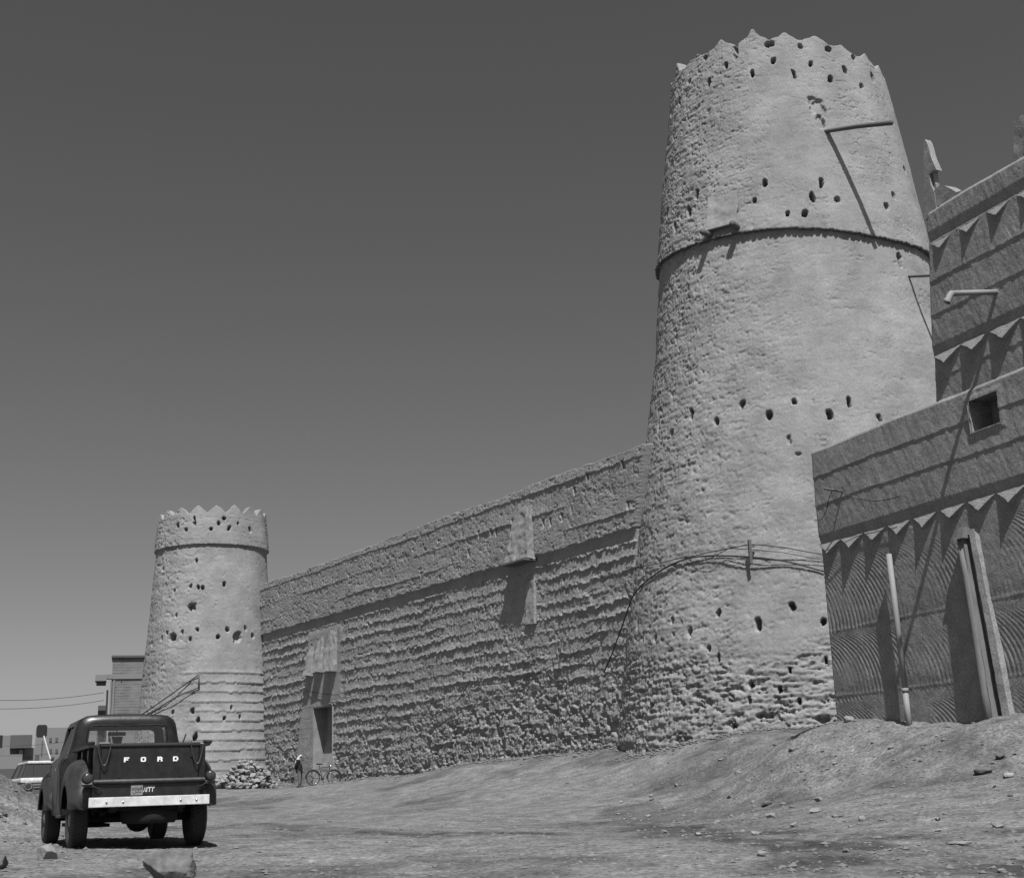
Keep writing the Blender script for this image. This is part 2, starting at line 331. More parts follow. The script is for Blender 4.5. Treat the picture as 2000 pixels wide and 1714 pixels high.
def make_tower(T, name, holes, merl, nth, nlow, nup, step, m, parent, seed, flake, box=None, knob=.6):
    fine = np.linspace(-100, 100, nth); back = np.linspace(104, 256, 40); th = np.concatenate([fine, back]); th = (th + 180) % 360 - 180
    zb = np.interp(th, *T['band']); zr = np.interp(th, *T['rim'])
    mer = np.zeros_like(th)
    for (a, h, wd) in merl: dd_ = np.abs((th - a + 180) % 360 - 180); mer = np.maximum(mer, h * (knob * np.clip(1 - (dd_ / wd) ** 1.5, 0, 1) + (1 - knob) * np.exp(-(dd_ / 2.0) ** 2)))
    mer = mer + .10 * fbm(th * .22, seed, 0, 4, .65)
    t1 = np.linspace(0, 1, nlow); t2 = np.linspace(0, 1, nup)
    rag = .035 * fbm(th * .5, seed + 3, 2, 3)
    Z = np.concatenate([-.6 + (zb + rag + .6)[:, None] * t1[None], (zb + rag)[:, None] + .006 + (zr + mer - zb - rag - .006)[:, None] * t2[None]], 1)
    TH_ = th[:, None] + 0 * Z
    up = np.zeros(Z.shape[1]); up[nlow:] = 1
    tt = np.radians(TH_); r = np.interp(Z, T['zs'], T['rs'])
    X = T['c'][0] + T['ex'][0] * r * np.sin(tt) - T['ey'][0] * T['k'] * r * np.cos(tt)
    Y = T['c'][1] + T['ex'][1] * r * np.sin(tt) - T['ey'][1] * T['k'] * r * np.cos(tt)
    arc = tt * 5
    left = sstep(10, -55, TH_)                                       # the weathered side
    h = .05 * fbm(X * .5, Y * .5, Z * .4 + seed, 3)
    patchy = sstep(-.3, .35, fbm(X * .45, Y * .45, Z * .45 + seed + 70, 2))
    h += (.009 + .014 * left) * fbm(X * 1.8, Y * 1.8, Z * 3.4 + seed, 3, .55)
    h += (.003 + .004 * patchy) * fbm(X * 9, Y * 9, Z * 12 + seed, 3, .7) + (.004 + .046 * left) * billow(X * 5, Y * 5, Z * 8 + seed, 4, .65)
    pit = sstep(.2, .4, fbm(X * 4.5, Y * 4.5, Z * 8 + seed + 30, 4, .65)); h -= (.012 * patchy + .05 * left) * pit
    cr = np.abs(fbm(X * .9, Y * .9, Z * 3.2 + seed, 3, .6)); h -= .035 * sstep(.028, .0, cr) * sstep(-.12, .18, fbm(X * .9, Y * .9, Z * .9 + 40, 2))
    cr2 = np.abs(fbm(X * 2.4, Y * 2.4, Z * 7 + seed + 50, 3, .6)); h -= .024 * sstep(.045, .0, cr2) * sstep(-.1, .2, fbm(X * 1.2, Y * 1.2, Z * 1.5 + 80, 2))
    if flake == 0:                                       # horizontal lifts left bare on the lower right of the far tower
        cq = Z / .52 + .12 * fbm(X * .5, Y * .5, Z * .2, 3) + .03 * vn(X * 4, Y * 4, 1); fq = cq - np.floor(cq)
        zone = sstep(7.6, 7.3, Z) * sstep(-22, -8, TH_ + (Z - 5) * 4) + sstep(4.2, 3.8, Z) * .6; h += np.clip(zone, 0, 1) * (.07 * np.exp(-fq * 3.5) + .02 * fbm(X * 5, Y * 5, Z * 5, 3))
    cz = Z / .62 + .25 * fbm(X * .3, Y * .3, Z * .1, 2); fr = cz - np.floor(cz); h += .010 * (1 - fr) * (.4 + left)
    # flaked, eroded foot
    fl = sstep(flake + .3, flake - .3, Z + 1.0 * fbm(X * .35, Y * .35, seed, 2) - 1.2 * sstep(-30, -60, TH_) * 0) * (1.0 if flake > 0 else 0)
    lay = fbm(X * 1.8, Y * 1.8, Z * 10.5 + seed, 4, .68); chunk = billow(X * 4.6, Y * 4.6, Z * 9.5 + seed, 4, .7)
    h += fl * (-.05 + .042 * sstep(-.1, .1, lay) + .068 * chunk - .13 * sstep(.16, .36, fbm(X * 3.2, Y * 3.2, Z * 6.0 + 8, 4, .65)) * (.35 + .65 * sstep(4.8, 2.6, Z)))
    h += step * up[None]
    # ragged bottom lip of the upper skin
    h += .03 * up[None] * sstep(.25, .0, Z - zb[:, None]) * fbm(X * 6, Y * 6, Z * 2, 2)
    if box is None: pass
    for (a, z, wd, ht, dp) in holes:
        rl = np.interp(z, T['zs'], T['rs']); dx = ((TH_ - a) * math.pi / 180) * rl * math.sqrt(math.cos(math.radians(a)) ** 2 + (T['k'] * math.sin(math.radians(a))) ** 2)
        wob = .28 * vn(dx * 7 + a, Z * 7, z) + .22 * vn(dx * 19 + a, Z * 19, z)
        sk = vn(a * 3.1, z * 2.3, 1) * .25; d = ((np.abs(dx + sk * (Z - z)) / wd) ** 2.6 + (np.abs(Z - z) / ht) ** 2.6) ** (1 / 2.6) + wob
        mk = sstep(1.18, .8, d); h -= dp * mk
    n2 = tt  # outward direction
    nx = T['ex'][0] * np.sin(tt) * 1 - T['ey'][0] * np.cos(tt) / T['k'] * 1; ny = T['ex'][1] * np.sin(tt) - T['ey'][1] * np.cos(tt) / T['k']
    ln = np.hypot(nx, ny); nx /= ln; ny /= ln
    P = np.stack([X + nx * h, Y + ny * h, Z], -1)
    # rim thickness and parapet inside
    top = P[:, -1]; rows = []
    for ins, dz in ((.12, .0), (.3, -.02), (.42, -.05), (.5, -.3), (.55, -1.4), (2.2, -1.5), (3.6, -1.5)):
        q = top.copy(); f = ins
        q[:, 0] -= nx[:, -1] * f; q[:, 1] -= ny[:, -1] * f; q[:, 2] = (top[:, 2] if dz > -.2 else zr) + dz + (.02 * fbm(th, ins * 9, 0, 2) if dz > -.2 else 0)
        if ins > 2:
            fx = min(1, ins / 3.3); q[:, 0] = top[:, 0] * (1 - fx) + T['c'][0] * fx; q[:, 1] = top[:, 1] * (1 - fx) + T['c'][1] * fx
        rows.append(q)
    P = np.concatenate([P, np.stack(rows, 1)], 1)
    return gridmesh(name, P, m, parent, wrap=True)
BH = [(-24.4, 26.27), (-10.6, 25.6), (0.2, 26.0), (9.5, 25.33), (18.7, 25.75), (27.7, 25.09), (36.9, 25.56), (45.9, 25.01), (56.9, 25.56), (-34.9, 25.8), (-49.4, 26.3), (-7.8, 21.02), (-12.6, 20.42), (-26.3, 20.6), (-41.1, 21.35), (-45.6, 20.79), (15.4, 20.8), (10.9, 20.23), (21.1, 20.12), (0.5, 19.69), (7.2, 19.64), (44.1, 20.01), (50.4, 20.53), (67.4, 21.89), (-56.2, 20.51), (-65.5, 21.33), (-74.2, 26.2), (-59.3, 25.8), (-41.2, 12.94), (-29.9, 12.47), (-20.3, 12.91), (-11.1, 12.36), (-2.9, 12.74), (7.9, 12.2), (14.5, 12.62), (23.6, 12.04), (-61.8, 12.97), (-51.7, 12.5), (-28.4, 5.91), (-7.5, 5.92), (-16.7, 5.44), (-37.7, 5.38), (-44.9, 5.89), (-52.4, 5.36), (-65.1, 5.99), (0.2, 5.38), (0.0, 4.21), (-28.3, 4.47), (-31.2, 4.79), (-9.0, 3.93), (-19.1, 3.56), (-11.9, 3.38), (-7.1, 3.0), (-19.7, 3.1), (-24.2, 2.33)]
random.seed(3)
bholes = []
for a, z in BH:
    lowf = .7 if z < 5 else 1.0
    bholes.append((a, z, random.uniform(.055, .10) * lowf, random.uniform(.10, .19) * lowf, .45))
bholes += [(46.8, 18.0, .09, .28, .5), (-15.9, 2.6, .26, .08, .25), (-1.9, 2.4, .2, .09, .25), (-5.3, 11.43, .07, .13, .12), (-3.1, 10.91, .1, .05, .1), (18.8, 23.9, .26, .38, .10), (19.3, 23.3, .12, .3, .16),
           (-18.6, 26.75, .07, .3, .4), (-0.8, 26.72, .15, .12, .45), (29.5, 26.4, .1, .1, .4), (44.4, 26.2, .08, .1, .3), (14.5, 26.5, .07, .1, .3), (-37.7, 26.95, .08, .12, .4)]
mer_b = [(-66, .5, 5), (-44, .22, 9), (-27.4, .36, 9), (-9.4, .52, 8), (6.7, .30, 7), (23, .30, 7), (37.6, .26, 7), (54.3, .30, 7), (69.4, .35, 6), (-86, .3, 8)] + [(a, .4, 7) for a in range(90, 270, 18)]
big = thing('round_tower', (10.675, 46.8, 1.9), 'tall round mud tower with ragged crown and dark slate ledge, nearest the camera', 'tower')
make_tower(BT, 'tower_wall', bholes, mer_b, 620, 470, 220, .12, M['tower'], big, 3.0, 4.9)
SHL = [(-38.2, 15.73), (-27.8, 15.42), (-18.9, 15.75), (-19.3, 16.07), (-1.8, 15.42), (5.8, 15.77), (11.3, 16.07), (16.8, 15.5), (26.5, 15.84), (40.9, 15.56), (-15.4, 13.6), (-56.2, 13.33), (-37.4, 11.94), (-20.0, 12.17), (-12.4, 12.09), (-7.9, 12.03), (12.5, 12.28), (-32.9, 10.57), (-41.8, 9.61), (-25.5, 9.58), (-11.5, 9.71), (-17.3, 9.19), (15.8, 9.7), (7.1, 9.27), (33.8, 9.8), (42.2, 9.42), (-48.5, 9.37), (-29.4, 5.21), (-12.7, 5.22), (19.2, 5.38), (-7.5, 4.77), (13.2, 4.8), (26.3, 4.87)]
sholes = [(a, z, random.uniform(.06, .1), random.uniform(.09, .15), .4) for a, z in SHL] + [(-17.3, 11.0, .2, .18, .5), (-34.9, 9.33, .2, .22, .5), (25.4, 9.31, .22, .26, .35)]
mer_s = [(a, .42, 9) for a in np.arange(-172, 180, 19.5)]
small = thing('round_tower', (-17.88, 77.46, 1.2), 'smaller far round mud tower with scalloped battlements at the left end of the wall', 'tower')
make_tower(ST, 'tower_wall', sholes, mer_s, 330, 250, 50, .13, M['tower'], small, 21.0, 0, knob=.9)
# slate pieces of the ledge on the big tower
random.seed(5); sm = []
for k in range(4):
    b = MB(); n = 6; pl = [(.13 * math.cos(6.283 * i / n + k) * random.uniform(.8, 1.15), .12 * math.sin(6.283 * i / n + k) * random.uniform(.8, 1.1)) for i in range(n)]
    b.prism(pl, lambda a, c, d: (a, c, d), random.uniform(.035, .05)); o = b.build('ledge_stone', M['rockd']); sm.append(o.data); bpy.data.objects.remove(o)
for a in np.arange(-96, 97, 2.25):
    z = float(np.interp(a, *BT['band'])) - .02 + random.uniform(-.015, .015); p = TP(BT, a + random.uniform(-.4, .4), z, .10)
    o = link('ledge_stone', random.choice(sm), big, True); o.location = p; t = math.radians(a)
    o.rotation_euler = (random.uniform(-.12, .12), random.uniform(-.12, .12), math.atan2(BT['ex'][1], BT['ex'][0]) + t + random.uniform(-.5, .5))
def tdir(T, th):
    t = math.radians(th); d = T['ex'] * math.sin(t) - T['ey'] * math.cos(t); return Vector((d[0], d[1], 0)).normalized()
# box machicolation on the tower
def radial_box(T, a0, a1, z0, z1, off0, off1, ins, name, parent, m, amp=.02, res=.05):
    c = []
    for z, of in ((z0, off0), (z1, off1)):
        c += [TP(T, a0, z, of), TP(T, a1, z, of), TP(T, a1, z, -ins), TP(T, a0, z, -ins)]
    return rough_hexa(name, c, m, parent, res, amp, 4)
radial_box(BT, -33.5, -19.4, 19.62, 21.0, .34, .16, .3, 'box_machicolation', big, M['tower'], .05)
b = MB()
for a in (-33.0, -20.2):
    b = MB(); d = tdir(BT, a * .9); p = TP(BT, a, 19.5, 0); b.tube([p - d * .3, p + d * .58], .115, 10); b.build('wooden_beam', M['wood'], big, True, True)
b = MB(); p = TP(BT, -33.5, 19.6, .4); q = TP(BT, -19.5, 19.6, .4); b.tube([p, q], .035, 6); b.build('wooden_lintel', M['wood'], big, True, True)
# wooden waterspouts
p = TP(BT, 20.5, 22.92, .06); tip = Vector((13.1, 40.75, 21.93)); b = MB()
b.tube([p - (tip - p) * .2, p, p + (tip - p) * .5 + Vector((0, 0, .03)), tip], [.07, .075, .085, .09], 8); b.build('wooden_waterspout', M['wood'], big, True, True)
p = TP(BT, 49.9, 17.4, .05); tip = p + Vector((1.0, -1.5, -.55)); b = MB()
b.tube([p - (tip - p) * .2, p, tip], [.05, .05, .055], 8); b.build('wooden_waterspout', M['wood'], big, True, True)

# ------------------------------------------------------------------ fort wall
W0 = np.array([3.6118, 47.864]); WD = np.array([-.53965, .84189]); WN = np.array([-.84189, -.53965])
def WP(s, z, d=0.0): p = W0 + WD * s + WN * d; return Vector((p[0], p[1], z))
fort = thing('fort_wall', WP(16, 1.4), 'long high mud wall of ragged layered courses between the two round towers', 'wall')
s_ = np.concatenate([np.linspace(-3.6, 12, 400), np.linspace(12.04, 34.5, 440)]); ZTOP = 12.36
z_ = np.concatenate([np.linspace(-.2, 9.52, 320), np.linspace(9.525, ZTOP, 100)])
S, Z = np.meshgrid(s_, z_, indexing='ij')
# uneven parapet top
tw = ZTOP + .10 * fbm(s_ * .25, 3, 3, 3) + .05 * fbm(s_ * 2.2, 7, 3, 3)
Z = np.where(Z > 9.6, 9.6 + (Z - 9.6) * ((tw[:, None] - 9.6) / (ZTOP - 9.6)), Z)
upm = Z > 9.522 + .03 * fbm(S * 3, 0, 1, 2)
plaster = np.maximum(sstep(.5, .1, np.abs(S - 26.3) - 1.35 - .25 * (5.2 - Z) * (Z < 5.2)) * sstep(5.6, 5.2, Z) * (S > 23.6), 0)       # smooth render round the door
plaster = np.maximum(plaster, sstep(.3, .05, np.abs(S - 25.2) - 1.9) * sstep(9.2, 8.7, Z) * sstep(4.9, 5.4, Z))
cw = .56 + 0 * S
lowz = Z < 9.6
cc = (Z + .12 * fbm(S * .25, Z * .15, 2, 3) + .09 * fbm(S * 1.3, Z * .5, 5, 3, .6) + .07 * vn(S * 8, Z * 2, 3) + .03 * vn(S * 19, Z * 4, 7)) / .50
ci = np.floor(cc); fr = cc - ci                                              # fr: 0 at the course's lower lip
am = .35 + 1.35 * np.clip(fbm(S * .30, ci * 3.7, 1, 3, .7) + .32, 0, 1.2)
str_ = billow(S * 6.5, Z * 3.2, 9, 3, .7); clod = billow(S * 4.5, Z * 4.5, 4, 4, .72)
ero = sstep(6.0, 2.2, Z + .8 * fbm(S * .15, 5, 5, 2) + .06 * (S - 8))
h = .060 * am * (np.exp(-fr * 4.2)) * (1 - .3 * ero) + (.024 + .040 * np.exp(-fr * 3.0)) * str_ + (.018 + .064 * ero) * clod
h += .05 * fbm(S * .4, Z * .4, 3, 3) - ero * .13 * sstep(.12, .32, fbm(S * 2.6, Z * 3.6, 14, 4, .65)) - .03 * sstep(.2, .45, fbm(S * 3.5, Z * 5, 24, 3, .65))
hu = .135 + .03 * fbm(S * .4, Z * .5, 6, 3) + .034 * billow(S * 7, Z * 5, 2, 3, .7) - .03 * sstep(.2, .45, fbm(S * 4, Z * 5, 28, 3, .6))
cu = (Z + .10 * fbm(S * .35, Z * .1, 12, 3) + .05 * fbm(S * 3, Z, 1, 3, .6)) / .93 + .1; fu = cu - np.floor(cu); hu += .05 * np.clip(fbm(S * .2, np.floor(cu) * 5, 3, 2) + .5, 0, 1) * np.exp(-fu * 4.5)
band = sstep(9.05, 9.15, Z) * (~upm)                                          # smooth strip under the overhang
h = h * (1 - .85 * band) * (1 - .85 * plaster) + plaster * (.05 + .02 * np.clip(5.2 - Z, 0, 4)) + band * .0
h = np.where(upm, hu, h)
send = np.interp(Z, [2, 9.54, 12.38], [-.05, -1.25, -2.16]) - .1; h -= 5.0 * np.clip(send - S, 0, .6)          # the wall turns in to die against the tower
rs = random.Random(9)
wh = [(rs.uniform(-.0, 0) + x, y, .05, .14, .4) for x, y in [(2.2, 11.55), (1.3, 11.9), (-.9, 11.9), (3.1, 10.7), (3.9, 10.65), (4.4, 10.7), (-1.1, 10.35), (10.2, 10.45), (8.3, 11.0), (7.9, 10.95), (6.6, 11.1), (9.3, 11.1), (8.6, 7.9), (9.2, 7.95)]]
wh += [(x + rs.uniform(-.35, .35), 11.35 + rs.uniform(-.12, .12), .04, rs.uniform(.05, .09), .16) for x in np.arange(10.5, 33, 1.15)]
wh += [(rs.uniform(2, 33), rs.uniform(7.2, 10.2), .06, .08, .2) for i in range(10)]
for (a, zc, wd, ht, dp) in wh:
    d = np.maximum(np.abs(S - a) / wd * (1 + .3 * np.clip((zc - Z) / ht, -1, 1)), np.abs(Z - zc) / ht); h -= dp * sstep(1.3, .7, d)
P = np.stack([W0[0] + WD[0] * S + WN[0] * h, W0[1] + WD[1] * S + WN[1] * h, Z], -1)
top = P[:, -1]; rows = []
for dd, dz in ((.15, .03), (.45, .04), (.8, 0), (.85, -1.5), (.85, -12)):
    q = top.copy(); q[:, :2] -= WN * dd; q[:, 2] += dz + .03 * fbm(s_ * 3, dd * 5, 0, 2); rows.append(q)
P = np.concatenate([P, np.stack(rows, 1)], 1)
# doorway opening
DS0, DS1, DZ0, DZ1 = 24.12, 26.35, .9, 4.93
cs = (s_[:-1] + s_[1:]) / 2; czz = (z_[:-1] + z_[1:]) / 2
keep = ~(((cs > DS0) & (cs < DS1))[:, None] & ((czz > DZ0) & (czz < DZ1))[None, :]); keep = np.concatenate([keep, np.ones((len(cs), 6), bool)], 1)
gridmesh('wall_face', P, M['wall'], fort, keep=keep, flip=True)
def wall_quad(name, pts, m, parent=fort, res=.1, amp=.015):
    A, B_, C_, D = (np.array(p) for p in pts); nu = max(2, int(np.linalg.norm(B_ - A) / res)); nv = max(2, int(np.linalg.norm(D - A) / res))
    u = np.linspace(0, 1, nu)[:, None, None]; v = np.linspace(0, 1, nv)[None, :, None]; P = (A * (1 - u) + B_ * u) * (1 - v) + (D * (1 - u) + C_ * u) * v
    n = np.cross(B_ - A, D - A); n = n / np.linalg.norm(n); P = P + n * (fbm(P[..., 0] * 3, P[..., 1] * 3, P[..., 2] * 3, 3) * amp)[..., None]
    return gridmesh(name, P, m, parent)
e = .09
zt = 4.35
wall_quad('recess_back', [WP(DS0 - e, DZ0, -.12), WP(DS1 + e, DZ0, -.12), WP(DS1 + e, zt, -.85), WP(DS0 - e, zt, -.85)], M['plaster'])
wall_quad('door_jamb', [WP(DS0 - e + .03, DZ0, .1), WP(DS0 - e + .03, DZ0, -1.6), WP(DS0 - e + .03, DZ1 + e, -1.6), WP(DS0 - e + .03, DZ1 + e, .1)], M['plaster'])
wall_quad('door_jamb', [WP(DS1 + e - .03, DZ0, .1), WP(DS1 + e - .03, DZ0, -1.6), WP(DS1 + e - .03, DZ1 + e, -1.6), WP(DS1 + e - .03, DZ1 + e, .1)], M['plaster'])
wall_quad('door_head', [WP(DS0 - e, DZ1 + e - .03, .1), WP(DS0 - e, DZ1 + e - .03, -1.6), WP(DS1 + e, DZ1 + e - .03, -1.6), WP(DS1 + e, DZ1 + e - .03, .1)], M['plaster'])
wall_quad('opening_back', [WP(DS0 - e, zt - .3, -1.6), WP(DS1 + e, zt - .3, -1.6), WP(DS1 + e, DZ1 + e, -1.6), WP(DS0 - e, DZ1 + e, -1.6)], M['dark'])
b = MB(); b.add([WP(DS0 - e, zt, -.85), WP(DS1 + e, zt, -.85), WP(DS1 + e, zt, -1.6), WP(DS0 - e, zt, -1.6), WP(DS0 - e, zt - .12, -.87), WP(DS1 + e, zt - .12, -.87), WP(DS1 + e, zt - .12, -1.6), WP(DS0 - e, zt - .12, -1.6)], BF); b.build('opening_sill', M['plaster'], fort, False, True)
# box machicolation high on the wall
def wall_wedge(name, s0, s1, z0, z1, p0, p1, ds=0.0, m=None, amp=.03):
    c = [WP(s1, z0, p0), WP(s0, z0, p0), WP(s0, z0, -.1), WP(s1, z0, -.1), WP(s1 - ds, z1, p1), WP(s0 + ds * .2, z1, p1), WP(s0 + ds * .2, z1, -.1), WP(s1 - ds, z1, -.1)]
    return rough_hexa(name, c, m or M['plaster'], fort, .06, amp, 3.5)
wall_wedge('box_machicolation', 5.1, 6.75, 9.42, 11.9, .54, .12, .42, amp=.09)
b = MB(); b.add([WP(6.85, 9.34, .60), WP(5.1, 9.34, .64), WP(5.1, 9.34, -.1), WP(6.85, 9.34, -.1), WP(6.85, 9.41, .60), WP(5.1, 9.41, .64), WP(5.1, 9.41, -.1), WP(6.85, 9.41, -.1)], BF); b.build('stone_sill', M['rockd'], fort, False, True)
wall_wedge('plaster_patch', 5.3, 5.95, 6.9, 8.6, .13, .06, .05, M['wall'], .06)
# three hoods over the door
for (a, bb, z0, z1, p) in ((26.45, 27.15, 6.62, 8.2, .42), (25.2, 25.95, 6.72, 8.6, .44), (23.6, 24.7, 6.62, 8.85, .46)):
    wall_wedge('door_hood', a, bb, z0, z1, p, .05, .2, amp=.06)
wall_wedge('door_hood_back', 23.6, 27.0, 6.95, 8.4, .16, .0, .35, amp=.07)
b = MB(); b.tube([WP(27.0, 7.5, .44), WP(26.6, 7.7, .5)], .03, 6); b.build('wooden_peg', M['wood'], fort, True, True)
# loose mud and fallen clods at the foot of the wall (uncountable)
rs = random.Random(4); b = MB()
def clod(b, c, s, rs):
    pts = [Vector((rs.uniform(-1, 1), rs.uniform(-1, 1), rs.uniform(-1, 1))).normalized() * s * rs.uniform(.6, 1) for _ in range(6)]
    base = [(1, .3, .1), (-.2, 1, 0), (-1, -.1, .15), (.2, -1, 0), (.15, .1, .6), (0, 0, -.7)]; o = [Vector(v) * s * rs.uniform(.6, 1.15) for v in base]; a = rs.uniform(0, 6.3)
    V = [(c[0] + v.x * math.cos(a) - v.y * math.sin(a), c[1] + v.x * math.sin(a) + v.y * math.cos(a), c[2] + v.z) for v in o]
    b.add(V, [(0, 1, 4), (1, 2, 4), (2, 3, 4), (3, 0, 4), (1, 0, 5), (2, 1, 5), (3, 2, 5), (0, 3, 5)])
xs = []
for i in range(900):
    s = rs.uniform(-2, 34); d = abs(rs.gauss(0, .5)) + .02; q = WP(s, 0, d); xs.append((q.x, q.y, rs.uniform(.02, .07) if rs.random() < .9 else rs.uniform(.07, .14)))
for i in range(420):
    th = rs.uniform(-65, 12); p = tpt(BT, th, 2.1, abs(rs.gauss(0, .35)) + .03); xs.append((p[0], p[1], rs.uniform(.025, .09)))
arr = np.array(xs); hz = gh(arr[:, 0], arr[:, 1])
for (x, y, sz), z in zip(xs, hz): clod(b, (x, y, z + sz * .2), sz, rs)
o = b.build('fallen_mud_clods', M['gravel']); tag(o, 'loose mud clods fallen along the foot of the fort wall', kind='stuff')
# cables on the wall and tower
def cable(name, pts, r, label, sag=0.0, m='cable', parent=None, cat='cable', group=None):
    P_ = []
    pts = [Vector(p) for p in pts]; ext = [pts[0] * 2 - pts[1]] + pts + [pts[-1] * 2 - pts[-2]]
    for j in range(len(pts) - 1):
        p0, p1, p2, p3 = ext[j:j + 4]
        for i in range(8):
            t = i / 8; p = .5 * ((2 * p1) + (p2 - p0) * t + (2 * p0 - 5 * p1 + 4 * p2 - p3) * t * t + (3 * p1 - p0 - 3 * p2 + p3) * t ** 3); p.z -= sag * 4 * t * (1 - t); P_.append(p)
    P_.append(Vector(pts[-1])); b = MB(); b.tube(P_, r, 6); o = b.build(name, M[m], parent, True, parent is not None)
    if label: tag(o, label, cat, group)
    return o
EP = [Vector((6.99 - .92 * .1, 30.2, 5.25)) + Vector((.3, .1, -.12))]
cb = [TP(BT, 1.5, 6.95, .1), TP(BT, -8, 7.35, .14), TP(BT, -17.5, 7.59, .28), TP(BT, -29.8, 7.81, .14), TP(BT, -39.5, 7.85, .1), TP(BT, -51.4, 7.63, .08), TP(BT, -67, 7.2, .08), TP(BT, -76, 6.7, .12)]
cable('electric_cable', cb + [WP(-.6, 6.3, .2), WP(.3, 5.2, .15), WP(.9, 4.6, .1)], .026, 'thick black cable bowing across the foot of the tall tower, lower of the two runs')
cc2 = [TP(BT, 8, 7.3, .2), TP(BT, -7.8, 7.78, .3), TP(BT, -17.4, 8.0, .32), TP(BT, -29.8, 7.95, .14), TP(BT, -43.9, 7.92, .1), TP(BT, -60, 7.95, .1)]
cable('electric_cable', cc2 + [WP(-1.0, 8.1, .2), WP(-.85, 8.2, .16)], .016, 'thin cable over the bracket on the tall tower running to the wall', .02)
cable('electric_cable', [TP(BT, 8, 7.15, .2), TP(BT, -9, 7.65, .3), TP(BT, -17.4, 7.85, .34), TP(BT, -24, 7.95, .25), TP(BT, -36, 7.7, .1), WP(-.9, 8.15, .2)], .012, 'thinnest cable hung between bracket and thick cable on the tall tower', .03)
b = MB(); p = TP(BT, -17.4, 7.75, 0); d = tdir(BT, -17.4); q = p + d * .34
b.box(-.045, .045, -.045, .045, -.38, .38); o = b.build('cable_bracket', M['wood'], None); o.location = q; o.rotation_euler = (0, 0, .3)
tag(o, 'short dark upright bracket holding the cables off the tall tower', 'bracket')
b = MB(); b.tube([p - q - d * .1, Vector((0, 0, 0))], .03, 6); o2 = b.build('bracket_arm', M['steel'], o); o2.rotation_euler = (0, 0, -.3)
cable('wall_cable', [WP(.3, 6.55, .16), WP(4.0, 5.2, .12), WP(9.6, 4.85, .16), WP(10.4, 5.0, .16), WP(12, 4.2, .16), WP(16, 3.9, .14), WP(21.8, 5.0, .15), WP(23.4, 5.45, .15), WP(27.4, 5.9, .12), WP(28.2, 4.9, .1)], .014, 'thin loose wire strung along the middle of the long mud wall', .12)
cable('wall_cable', [WP(3.4, 6.1, .15), WP(3.75, 4.6, .16), WP(3.8, 2.1, .14)], .012, 'thin wire hanging straight down the wall left of the tall tower')
sw = [TP(ST, -8.0, 7.2, .15), TP(ST, -7.6, 6.5, .15)]
b = MB(); b.tube([sw[0], sw[1]], .05, 6); tag(b.build('cable_bracket', M['wood'], None, True), 'small dark upright bracket on the far round tower', 'bracket')
cable('electric_cable', [sw[0], TP(ST, -34, 6.0, .25), TP(ST, -64, 5.2, .15)], .03, 'upper of two drooping cables from the bracket on the far tower', .0)
cable('electric_cable', [sw[1], TP(ST, -30, 5.85, .25), TP(ST, -60, 4.9, .15)], .03, 'lower of two drooping cables from the bracket on the far tower', .0)

